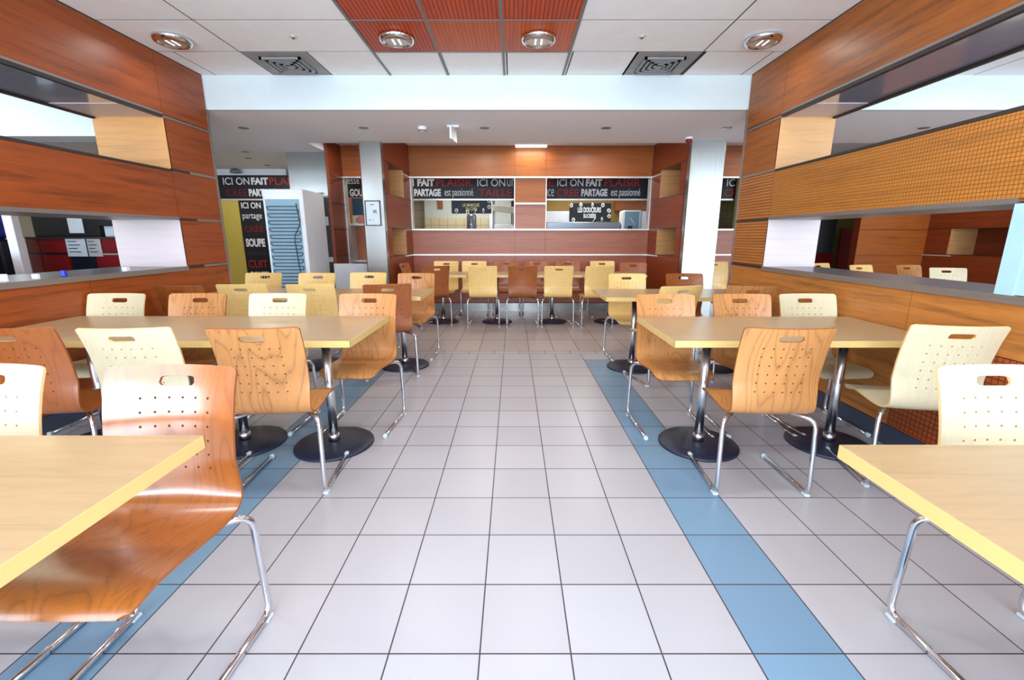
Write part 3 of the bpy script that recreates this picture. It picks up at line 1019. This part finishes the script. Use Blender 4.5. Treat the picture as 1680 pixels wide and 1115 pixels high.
M['grey_vent'] = plain('dusty_grey_plate', (150, 150, 148), 0.8, var=0.1)
M['alu_vent'] = plain('grey_vent_metal', (140, 140, 140), 0.5)
diffuser(-2.16, 4.81, 'square louvred air vent in the ceiling near the left wall')
diffuser(1.41, 4.81, 'square louvred air vent in the ceiling near the right wall')
for x, y, l in ((-1.83, 4.2, 'tiny round ceiling sensor left of the orange panels'), (1.07, 4.2, 'tiny round ceiling sensor right of the orange panels')):
    t = empty('ceiling_sensor', (x, y, CEIL), 0, l, 'sensor')
    MB().lathe([(0.0, -0.012), (0.02, -0.012), (0.032, -0.004), (0.034, 0)], n=20).build('ring', 'alu', t)
    MB().lathe([(0.0, -0.016), (0.012, -0.014), (0.012, -0.010)], n=12).build('lens', 'black', t)

for i, (x, l) in enumerate(((-3.28, 'leftmost small recessed spot in the white corridor ceiling'), (-1.82, 'small recessed spot just left of the smoke detector'),
                            (-0.35, 'small recessed spot just right of the hanging exit sign'), (1.13, 'small recessed spot right of the aisle in the corridor ceiling'),
                            (2.6, 'rightmost small recessed spot by the right partition end'), (5.0, 'small recessed spot seen through the upper right opening'))):
    t = empty('recessed_spot', (x, 5.9, SOF), 0, l, 'lamp', 'small recessed spots in the corridor ceiling')
    MB().lathe([(0.035, -0.001), (0.06, -0.004), (0.058, -0.008), (0.04, -0.008)], n=24).build('rim', 'alu_grey', t)
    MB().lathe([(0.0, -0.006), (0.03, -0.006), (0.042, -0.001)], n=20).build('lamp', 'alu_grey', t)
    lamp_light((x, 5.9, SOF - 0.02), 9, 0.08)
for x, y, l in ((-4.3, 7.7, 'nearest small spot in the ceiling above the fridge'), (-4.6, 8.3, 'second small spot in the ceiling above the far left sign'), (-4.7, 9.1, 'small spot right before the far left slogan sign')):
    t = empty('recessed_spot', (x, y, CEI3), 0, l, 'lamp', 'small spots in the servery ceiling')
    MB().lathe([(0.0, -0.006), (0.05, -0.006), (0.06, -0.002), (0.06, 0)], n=20).build('rim', 'alu_grey', t)
lamp_light((-4.7, 8.6, CEI3 - 0.03), 30, 0.3)
lamp_light((-2.5, 7.45, CEI2 - 0.03), 12, 0.15)  # added light without a fitting, brightens the ceiling step

sd = empty('smoke_detector', (-1.10, 5.86, SOF), 0, 'white round smoke detector on the corridor ceiling', 'smoke detector')
MB().lathe([(0.055, 0), (0.055, -0.015), (0.05, -0.03), (0.03, -0.05), (0, -0.052)], n=24).build('body', 'white', sd)
MB().lathe([(0.042, -0.038), (0.043, -0.042), (0.036, -0.046)], n=24).build('grille', 'slate', sd)
ex = empty('exit_sign', (-0.72, 5.80, SOF), 0, 'small white exit sign hanging edge-on from the corridor ceiling', 'exit sign')
box('ceiling_plate', (-0.07, 0.07, -0.03, 0.03, -0.022, 0), 'white', ex, 0.003)
MB().box(-0.012, 0.012, -0.14, 0.14, -0.17, -0.022, bev=0.003).build('blade', 'white', ex).rotation_euler = (0, 0, R(-6))
al = empty('fire_alarm', (2.35, 6.45, SOF), 0, 'small red and white alarm beacon beside the wide column', 'alarm')
MB().lathe([(0.05, 0), (0.05, -0.02), (0.045, -0.025)], n=24).build('base', 'white', al)
MB().lathe([(0.042, -0.025), (0.042, -0.05), (0.025, -0.065), (0, -0.066)], n=24).build('beacon', 'red', al)

# strip light and dark spots at the head of the alcove
st = empty('strip_light', (0.30, 8.05, CEI2), 0, 'short bright tube light over the middle of the back wall', 'lamp')
box('housing', (-0.27, 0.27, -0.04, 0.04, -0.02, 0), 'white', st)
MB().tube([(-0.26, 0, -0.04), (0.26, 0, -0.04)], 0.016, 12).build('tube', 'tube_on', st)
area('strip_glow', (0.30, 8.0, CEI2 - 0.07), (0, 0, 0), 0.5, 0.05, 6, (1, 0.97, 0.9))
for x, l in ((-0.5, 'dark round spot in the alcove ceiling left of the tube light'), (1.3, 'dark round spot in the alcove ceiling right of the tube light')):
    t = empty('alcove_spot', (x, 7.4, CEI2), 0, l, 'lamp')
    MB().lathe([(0.0, -0.004), (0.11, -0.004), (0.13, -0.012), (0.14, 0)], n=24).build('rim', 'edge_brown', t)
    lamp_light((x, 7.4, CEI2 - 0.03), 26, 0.15)
for x, y, p in ((4.5, 7.4, 20), (6.6, 7.2, 16), (-2.4, 8.8, 16), (-1.0, 10.4, 60), (1.6, 10.2, 60), (-4.2, 10.6, 20), (-6.5, 6.0, 24)):
    lamp_light((x, y, ((CEI2 if x > -3 else CEI3) if y > 6.9 else SOF) - 0.03), p, 0.3)


# ------------------------------------------------------------ chair
def cr_spline(pts, n=8):
    out = []
    P = [Vector(p) for p in pts]
    P = [P[0] * 2 - P[1]] + P + [P[-1] * 2 - P[-2]]
    for i in range(1, len(P) - 2):
        for k in range(n):
            t = k / n
            a, b, c_, d = P[i - 1], P[i], P[i + 1], P[i + 2]
            out.append(0.5 * ((2 * b) + (-a + c_) * t + (2 * a - 5 * b + 4 * c_ - d) * t * t + (-a + 3 * b - 3 * c_ + d) * t ** 3))
    out.append(P[-2])
    return out


PROF = cr_spline([(0.292, 0.920), (0.262, 0.840), (0.238, 0.750), (0.222, 0.650), (0.214, 0.560), (0.206, 0.505), (0.186, 0.468), (0.150, 0.449),
                  (0.090, 0.444), (0.0, 0.450), (-0.10, 0.458), (-0.18, 0.458), (-0.222, 0.446), (-0.245, 0.420)], 8)
ARC = [0.0]
for a, b in zip(PROF[:-1], PROF[1:]):
    ARC.append(ARC[-1] + (b - a).length)
LEN = ARC[-1]


def prof_at(v):
    v = max(0, min(LEN - 1e-6, v))
    for i in range(len(ARC) - 1):
        if ARC[i + 1] >= v:
            t = (v - ARC[i]) / (ARC[i + 1] - ARC[i])
            p = PROF[i].lerp(PROF[i + 1], t)
            d = (PROF[i + 1] - PROF[i]).normalized()
            return p, Vector((-d.y, d.x))      # normal in (y,z)
    return PROF[-1], Vector((0, 1))


HW = 0.215


def shell_point(u, v, off):
    """u in -1..1 scaled, v arc length from the top edge"""
    r = 0.018
    w = HW * (1.0 - 0.035 * min(1, v / 0.45)) if v < 0.5 else HW * (0.965 - 0.06 * max(0, (v - 0.62)) / (LEN - 0.62))
    ed = 0
    if v < r:
        ed = r - math.sqrt(max(0, r * r - (r - v) ** 2))
    if LEN - v < 0.05:
        ed = 0.05 - math.sqrt(max(0, 0.0025 - (0.05 - (LEN - v)) ** 2))
    x = u * w
    if abs(u) > 0.8:
        x = math.copysign(w * 0.8 + (abs(u) - 0.8) / 0.2 * (w * 0.2 - ed), u)
    p, n = prof_at(v)
    # dish: back edges wrap forward, seat edges rise a little
    back = max(0.0, min(1.0, (0.46 - v) / 0.15))
    f = (abs(x) / HW) ** 2
    y = p.x - 0.038 * f * back
    z = p.y + 0.006 * f * (1 - back)
    return Vector((x, y + n.x * off, z + n.y * off))


def make_shell_mesh():
    us = [-0.215, -0.205] + [0.01125 + 0.0225 * k for k in range(-9, 9)] + [0.205, 0.215]
    us = sorted(set(round(k, 5) for k in us))
    vs = [0, 0.004, 0.010, 0.018, 0.030, 0.042, 0.060, 0.078, 0.088]
    k = 0
    while 0.09825 + 0.0235 * k < LEN - 0.06:
        vs.append(0.09825 + 0.0235 * k); k += 1
    vs += [LEN - 0.045, LEN - 0.028, LEN - 0.014, LEN - 0.005, LEN]
    NU, NV = len(us), len(vs)
    pts = [(us[i] / 0.215, vs[j]) for j in range(NV) for i in range(NU)]
    idx = lambda i, j: j * NU + i
    faces = []
    # handle block
    ia, ib = us.index(-0.07875), us.index(0.07875)
    ja, jb = vs.index(0.030), vs.index(0.078)
    holes = set()
    for r in range(6):
        for c_ in range(6):
            uc = (-2.5 + c_) * 0.045
            vc = 0.11 + 0.047 * r
            i = max(k for k in range(NU) if us[k] < uc)
            j = max(k for k in range(NV) if vs[k] < vc)
            holes.add((i, j))
    for j in range(NV - 1):
        for i in range(NU - 1):
            if ia <= i < ib and ja <= j < jb:
                continue
            q = [idx(i, j), idx(i + 1, j), idx(i + 1, j + 1), idx(i, j + 1)]
            if (i, j) in holes:
                uc = (us[i] + us[i + 1]) / 2; vc = (vs[j] + vs[j + 1]) / 2
                ring = []
                for k in range(8):
                    a = math.pi * (-0.75) + k * math.pi / 4
                    ring.append(len(pts)); pts.append(((uc + 0.0045 * math.cos(a)) / 0.215, vc + 0.0045 * math.sin(a)))
                # corners q0(-,-) angle -135, q1(+,-) -45, q2(+,+) 45, q3(-,+) 135
                for s_ in range(4):
                    a0 = ring[(2 * s_) % 8]; a1 = ring[(2 * s_ + 1) % 8]; a2 = ring[(2 * s_ + 2) % 8]
                    faces.append((q[s_], q[(s_ + 1) % 4], a2, a1, a0))
            else:
                faces.append(tuple(q))
    loop = [idx(i, ja) for i in range(ia, ib)] + [idx(ib, j) for j in range(ja, jb)] + [idx(i, jb) for i in range(ib, ia, -1)] + [idx(ia, j) for j in range(jb, ja, -1)]
    cv = 0.055
    ring = []
    hl, hr_ = 0.060, 0.0165
    pill = []
    for k in loop:
        u, v = pts[k][0] * 0.215, pts[k][1] - cv
        # project onto pill boundary
        cx = max(-(hl - hr_), min(hl - hr_, u * (hl - hr_) / 0.066))
        dx, dy = (u - cx), v * 1.0
        if abs(u) < 0.068:
            cx = u * 0.72
            p = (cx, hr_ * (1 if v > 0 else -1))
            if abs(v) < 0.02: p = (math.copysign(hl, u), 0)
        else:
            s_ = math.copysign(1, u)
            ang = math.atan2(v, 0.018)
            ang = max(-math.pi / 2, min(math.pi / 2, ang * 1.15))
            p = (s_ * (hl - hr_ + hr_ * math.cos(ang)), hr_ * math.sin(ang))
        pill.append(len(pts)); pts.append((p[0] / 0.215, cv + p[1]))
    n = len(loop)
    for k in range(n):
        faces.append((loop[k], loop[(k + 1) % n], pill[(k + 1) % n], pill[k]))
    T = 0.010
    me = MB()
    front = [shell_point(u, v, T / 2) for u, v in pts]
    rear = [shell_point(u, v, -T / 2) for u, v in pts]
    me.add(front, faces, True, 0)
    me.add(rear, [tuple(reversed(f)) for f in faces], True, 0)
    from collections import Counter
    cnt = Counter()
    for f in faces:
        for a, b in zip(f, f[1:] + f[:1]):
            cnt[(min(a, b), max(a, b))] += 1
    for (a, b), c_ in cnt.items():
        if c_ == 1:
            me.add([front[a], front[b], rear[b], rear[a]], [(0, 1, 2, 3)], False, 1)
    return me


SHELL = make_shell_mesh()


def make_chair(kind):
    root = empty('dining_chair')
    edge = 'edge_pale' if kind in ('cream', 'yellow') else 'edge_brown'
    sh = SHELL.build('seat_shell', [kind, edge], root)
    for s in (-1, 1):
        path = arc_path([(s * 0.085, -0.13, 0.437), (s * 0.15, 0.10, 0.432), (s * 0.235, 0.185, 0.425), (s * 0.238, 0.205, 0.0145), (s * 0.225, -0.235, 0.0145)],
                        [0.06, 0.06, 0.05], 6)
        leg = MB().tube(path, 0.0122, 12).build('leg', 'chrome', root)
        MB().box(s * 0.238 - 0.014, s * 0.238 + 0.014, 0.165, 0.205, 0.0, 0.014, bev=0.003).build('foot_glide', 'glide', leg)
        MB().tube([(s * 0.2253, -0.215, 0.0145), (s * 0.2248, -0.245, 0.0145)], 0.0144, 12).build('foot_glide', 'glide', leg)
    MB().tube([(-0.13, 0.03, 0.434), (0.13, 0.03, 0.434)], 0.010, 10).build('crossbar', 'chrome', root)
    MB().box(-0.11, 0.11, -0.14, -0.09, 0.426, 0.447, bev=0.003).build('mounting_plate', 'alu_grey', root)
    return root


PROTO = {}


def chair(kind, x, y, rot, label, group):
    """rot 0 faces the camera, 180 faces the back wall"""
    if kind not in PROTO:
        o = PROTO[kind] = make_chair(kind)
    else:
        o = copy_tree(PROTO[kind])
    o.location = (x, y, 0)
    o.rotation_euler = (0, 0, R(rot))
    tag(o, label, 'chair', group)
    return o


def chair_x(pxx, y):     # world x of a backrest centre seen in pixel column pxx at depth y
    return (pxx - 842) * (y * 0.9745 + 0.45 * 0.2245) / 736


G1 = 'chairs at the nearest tables'
G2 = 'chairs at the middle left tables'
G3 = 'chairs at the middle right tables'
G4 = 'chairs at the far left tables'
G5 = 'chairs at the far right tables'
G6 = 'chairs along the alcove tables'
G7 = 'chairs in the neighbouring room'

chair('glossy_brown', -1.12, 1.16, 0, 'large brown chair with a whitish sheen behind the nearest left table', G1)
chair('cream', -1.76, 1.17, 0, 'white chair cut off by the left edge at the nearest left table', G1)
chair('cream', 1.60, 1.16, 0, 'white chair behind the nearest right table, cut off by the right edge', G1)

chair('brown', -2.42, 2.33, 184, 'brown chair cut off by the left edge, back to us, middle left table', G2)
chair('cream', -1.86, 2.33, 184, 'cream chair with its back to us just behind the big brown one', G2)
chair('tan', -1.25, 2.33, 184, 'orange grained chair with its back to us at the aisle end, middle left table', G2)
chair('cream', -2.97, 3.10, 0, 'cream chair beside the left wall on the far side of the middle left tables', G2)
chair('tan', -2.36, 3.10, 0, 'light brown chair between two cream ones across the middle left tables', G2)
chair('cream', -1.76, 3.10, 0, 'cream chair second from the aisle on the far side of the middle left tables', G2)
chair('tan', -1.09, 3.08, -2, 'light brown chair at the aisle end, far side of the middle left table', G2)

chair('tan', 1.32, 2.33, 178, 'orange grained chair with its back to us between the two posts, middle right', G3)
chair('cream', 2.20, 2.38, 172, 'cream chair with its back to us by the right wall at the middle right table', G3)
chair('tan', 1.12, 3.04, 0, 'light brown chair at the aisle corner, far side of the middle right table', G3)
chair('tan', 1.69, 3.06, 0, 'streaky brown chair in the middle of the far side, middle right table', G3)
chair('cream', 2.20, 3.08, 2, 'cream chair by the right wall on the far side of the middle right table', G3)

chair('brown', -1.22, 4.32, 198, 'brown chair turned sideways to the aisle at the far left table', G4)
chair('yellow', -1.86, 4.32, 184, 'yellow beech chair in the near row of the far left tables, second from aisle', G4)
chair('yellow', -2.50, 4.32, 188, 'yellow beech chair in the near row of the far left tables, third from aisle', G4)
chair('brown', -2.95, 4.20, 180, 'dark brown chair nearest the left wall, near row of the far left tables', G4)
chair('tan', -1.13, 5.02, 0, 'light brown chair at the aisle end, far side of the far left table', G4)
chair('yellow', -1.72, 5.12, 0, 'pale chair in front of the narrow steel column, far left tables', G4)
chair('yellow', -2.30, 5.05, 0, 'pale chair in front of the fridge side, far side of the far left tables', G4)
chair('yellow', -2.94, 5.08, 0, 'pale chair in front of the yellow wall, far side of the far left tables', G4)

chair('yellow', 1.31, 4.95, 0, 'cream chair at the aisle end on the far side of the far right table', G5)
chair('brown', 1.98, 4.98, 0, 'brown chair in front of the wide steel column, far side of the far right table', G5)
chair('yellow', 1.40, 4.16, 197, 'cream chair turned askew with its back to us, far right table', G5)
chair('tan', 2.12, 4.20, 176, 'grained brown chair by the right wall, near side of the far right table', G5)

chair('yellow', -1.17, 7.70, 0, 'pale chair leftmost against the back wall of the alcove', G6)
chair('yellow', -0.68, 7.70, 0, 'pale chair second from the left against the back wall of the alcove', G6)
chair('brown', -0.12, 7.70, 0, 'brown chair third from the left against the back wall, left of the middle brown pair', G6)
chair('brown', 0.41, 7.70, 0, 'brown chair below the middle panel against the back wall', G6)
chair('brown', 0.95, 7.70, 0, 'brown chair against the back wall next to the rightmost pale one', G6)
chair('yellow', 1.56, 7.72, 0, 'pale chair rightmost against the back wall of the alcove', G6)
chair('brown', 1.93, 7.22, -10, 'brown chair turned at the right end of the alcove tables', G6)
chair('brown', -1.25, 6.86, 208, 'brown chair with its back turned to us at the left end of the alcove tables', G6)
chair('brown', -1.50, 7.25, 84, 'brown chair half hidden at the left end of the alcove tables', G6)
chair('yellow', -0.45, 6.88, 180, 'leftmost pale chair with its back to us in the alcove front row', G6)
chair('brown', 0.14, 6.88, 180, 'brown chair with its back to us between two pale ones, alcove front row', G6)
chair('yellow', 0.67, 6.88, 180, 'pale chair with its back to us, middle of the alcove front row', G6)
chair('yellow', 1.24, 6.84, 186, 'pale chair with its back to us, rightmost and slightly turned in the alcove front row', G6)

chair('yellow', 5.0, 7.05, 20, 'pale chair top beside the white jamb in the lower right opening', G7)
chair('yellow', 5.30, 6.60, 14, 'pale chair top second from the white jamb in the lower right opening', G7)
chair('tan', 5.98, 6.58, 8, 'tan chair top second from the blue post in the lower right opening', G7)
chair('cream', 5.88, 5.95, -14, 'bright pale chair top nearest the blue post in the lower right opening', G7)
chair('yellow', 3.42, 7.45, 0, 'pale chair glimpsed between the wide steel column and the right partition', G7)


# ------------------------------------------------------------ tables
TZ = 0.775


def table(x0, x1, y0, y1, posts, label, group, disc=0.25):
    cx, cy = (x0 + x1) / 2, (y0 + y1) / 2
    t = empty('dining_table', (cx, cy, 0), 0, label, 'table', group)
    a, b = (x1 - x0) / 2, (y1 - y0) / 2
    th = 0.038
    box('tabletop', (-a + 0.002, a - 0.002, -b + 0.002, b - 0.002, TZ - th, TZ), 'top', t, 0.001)
    e = MB()
    e.box(-a, a, -b - 0.0, -b + 0.002, TZ - th, TZ - 0.0008).box(-a, a, b - 0.002, b, TZ - th, TZ - 0.0008)
    e.box(-a, -a + 0.002, -b, b, TZ - th, TZ - 0.0008).box(a - 0.002, a, -b, b, TZ - th, TZ - 0.0008)
    e.build('edge_band', 'top_edge', t)
    for px_, py_ in posts:
        qx, qy = px_ - cx, py_ - cy
        MB().lathe([(0.028, 0.03), (0.028, TZ - th - 0.005)], qx, qy, 0, 24).build('post', 'satin_chrome', t)
        bs = MB().lathe([(disc, 0.0), (disc, 0.010), (disc - 0.008, 0.018), (disc * 0.6, 0.024), (0.06, 0.030), (0.0, 0.030)], qx, qy, 0, 48).build('round_base', 'disc', t)
        MB().lathe([(0.036, 0.028), (0.036, 0.075), (0.030, 0.080)], qx, qy, 0, 24).build('collar', 'chrome', bs)
        MB().box(qx - 0.15, qx + 0.15, qy - 0.15, qy + 0.15, TZ - th - 0.006, TZ - th).build('top_plate', 'black', t)
    return t


T1 = 'pedestal dining tables'
table(-2.25, -0.90, 0.42, 1.21, [(-1.25, 0.80), (-1.95, 0.80)], 'nearest left table, a pale beech top cut off by the frame corner', T1)
table(0.905, 2.38, 0.40, 1.15, [(1.3, 0.78), (2.0, 0.78)], 'nearest right table, a pale beech top cut off by the frame corner', T1)
table(-2.24, -0.905, 2.42, 3.22, [(-1.18, 2.74), (-1.78, 2.76)], 'middle left table with two posts, its end reaching the aisle', T1)
table(-3.16, -2.245, 2.42, 3.22, [(-2.72, 2.80)], 'middle left table against the left wall', T1)
table(0.895, 1.655, 2.42, 3.20, [(1.22, 2.74)], 'middle right table at the aisle with one post on a dark disc', T1)
table(1.66, 2.42, 2.42, 3.20, [(2.08, 2.74)], 'middle right table against the right wall', T1)
table(-1.72, -0.89, 4.30, 5.00, [(-1.15, 4.60)], 'far left table at the aisle end', T1)
table(-3.14, -1.725, 4.30, 5.00, [(-2.0, 4.62), (-2.8, 4.62)], 'far left table by the left wall', T1)
table(0.88, 1.66, 4.24, 4.96, [(1.24, 4.54)], 'far right table at the aisle with a round dark base', T1)
table(1.665, 2.42, 4.24, 4.96, [(2.08, 4.54)], 'far right table against the right wall end', T1)
AG = 'alcove tables in a row before the back wall'
table(-1.42, -0.70, 6.80, 7.48, [(-1.12, 7.12)], 'leftmost of the four small alcove tables', AG, 0.24)
table(-0.695, 0.17, 6.80, 7.48, [(-0.26, 7.12)], 'second small alcove table from the left', AG, 0.24)
table(0.175, 1.05, 6.80, 7.48, [(0.62, 7.12)], 'third small alcove table from the left', AG, 0.24)
table(1.055, 2.02, 6.80, 7.48, [(1.54, 7.12)], 'rightmost of the small alcove tables', AG, 0.24)

# ------------------------------------------------------------ things seen through the openings
# left: drinks station beyond the lower opening
ds = empty('drinks_station', (0, 0, 0), 0, 'dark red and black drinks station beyond the lower left opening', 'counter')
for a, b in ((-6.6, -6.31), (-6.30, -5.94), (-5.58, -5.26), (-5.25, -4.9), (-4.89, -4.5)):
    box('red_front', (a, b, 6.10, 6.12, 1.13, 1.31), 'red', ds)
    box('red_front', (a, b, 6.10, 6.12, 0.0, 1.10), 'red', ds)
box('cabinet', (-6.6, -4.5, 6.12, 6.7, 0.0, 1.31), 'navy', ds)
box('worktop', (-6.65, -4.45, 6.06, 6.75, 1.31, 1.335), 'alu_dark', ds)
box('rail', (-5.58, -5.2, 6.085, 6.10, 1.10, 1.12), 'alu', ds)
for xx, w_, l in ((-5.80, 0.13, 'white information sheet on the drinks station, left one'), (-5.56, 0.09, 'grey printed sheet on the drinks station, right one')):
    n = empty('information_sheet', (xx, 6.085, 1.20), 0, l, 'notice')
    box('paper', (-w_, w_, -0.004, 0.004, -0.12, 0.12), 'paper' if xx < -5.7 else 'grey', n)
    for k in range(4):
        box('print', (-w_ * 0.8, w_ * (0.1 + 0.3 * (k % 2)), -0.007, -0.004, 0.07 - k * 0.045, 0.08 - k * 0.045), 'navy', n)
bc = empty('back_cabinet', (-6.1, 6.45, 1.335), 0, 'long black cabinet standing on top of the drinks station', 'cabinet')
box('case', (-0.45, 0.45, -0.15, 0.2, 0, 0.30), 'black', bc, 0.01)
box('glass_front', (0.05, 0.25, -0.16, -0.15, 0.05, 0.25), 'paper', bc)
cm = empty('coffee_machine', (-5.38, 6.4, 1.335), 0, 'small black and white coffee machine beside the white jamb beyond the opening', 'coffee machine')
box('body', (-0.16, 0.16, -0.15, 0.15, 0, 0.22), 'paper', cm, 0.01)
box('head', (-0.18, 0.18, -0.2, 0.1, 0.14, 0.25), 'black', cm, 0.01)
wd = empty('water_bottle_dispenser', (-6.42, 5.75, 0), 0, 'blue water dispenser beyond the lower left opening', 'dispenser')
box('stand', (-0.15, 0.15, -0.15, 0.15, 0, 1.30), 'navy', wd, 0.02)
MB().lathe([(0.04, 1.30), (0.05, 1.32), (0.15, 1.35), (0.155, 1.40), (0.145, 1.43), (0.155, 1.47), (0.155, 1.60), (0.12, 1.63), (0, 1.635)], n=28).build('bottle', 'blue', wd)
for x, y, h, w_, l in ((-5.60, 5.2, 1.33, 0.04, 'short white metal post in front of the drinks station'), (-5.36, 4.95, 1.9, 0.05, 'taller white metal post near the left frame edge')):
    o = MB().box(x - w_, x + w_, y - 0.04, y + 0.04, 0, h, bev=0.005)
    tag(o.build('metal_post', 'white'), l, 'post')
vm = empty('drinks_cabinet', (-6.5, 4.9, 0), 0, 'black glazed drinks cabinet at the left frame edge beyond the opening', 'cabinet')
box('case', (-0.5, 0.5, -0.35, 0.35, 0, 1.95), 'black', vm, 0.01)
box('pale_front', (-0.35, 0.35, -0.362, -0.35, 1.0, 1.8), 'steel_blue', vm)  # plain pale blue front pane
box('shelf_line', (-0.35, 0.35, -0.37, -0.362, 1.32, 1.36), 'black', vm)
bx = empty('wooden_counter', (-5.6, 4.35, 0), 0, 'orange wooden counter with a drawer knob beyond the lower left opening', 'counter')
box('body', (-0.55, 0.35, -0.25, 0.25, 0, 1.12), 'cherry', bx, 0.004)
box('worktop', (-0.57, 0.37, -0.27, 0.27, 1.12, 1.15), 'red', bx)
MB().lathe([(0.0, 0), (0.012, 0.0), (0.016, 0.012), (0, 0.02)], n=12).build('knob', 'alu', bx).matrix_local = Matrix.Translation((-0.1, -0.25, 1.07)) @ Matrix.Rotation(R(90), 4, 'X')
# small things left on the steel sill
def sill_item(nm, x, y, sx, sy, h, m, l, cat):
    tag(MB().box(x - sx, x + sx, y - sy, y + sy, 1.052, 1.052 + h, bev=0.003).build(nm, m), l, cat, 'small items on the left steel sill')
sill_item('white_clip', -3.30, 2.92, 0.02, 0.012, 0.05, 'white', 'white clip near the left end of the steel sill', 'clip')
sill_item('white_clip', -3.30, 3.12, 0.02, 0.012, 0.035, 'white', 'white clip second along the steel sill', 'clip')
sill_item('blue_cap', -3.30, 3.32, 0.015, 0.015, 0.045, 'blue', 'blue cap standing on the left steel sill', 'cap')
sill_item('white_clip', -3.30, 3.86, 0.02, 0.02, 0.035, 'white', 'white clip in the middle of the left steel sill', 'clip')

# right: screen and red door beyond the lower opening
tv = empty('wall_screen', (6.1, 9.0, 1.36), 0, 'black screen beyond the lower right opening next to the white jamb', 'screen')
box('panel', (-0.40, 0.17, -0.03, 0.03, -0.33, 0.36), 'black', tv, 0.006)
box('bracket', (-0.1, 0.1, 0.03, 0.48, -0.1, 0.1), 'alu_dark', tv)
rw = tag(box('wall_olive', (4.5, 7.6, 9.5, 9.55, 0, CEI2), 'olive'), kind='structure')
box('red_panel', (4.5, 6.66, 9.48, 9.5, 0, 1.02), 'red', rw)
tag(box('door_2', (6.72, 7.5, 9.44, 9.48, 0, 1.50), 'red'), kind='structure')
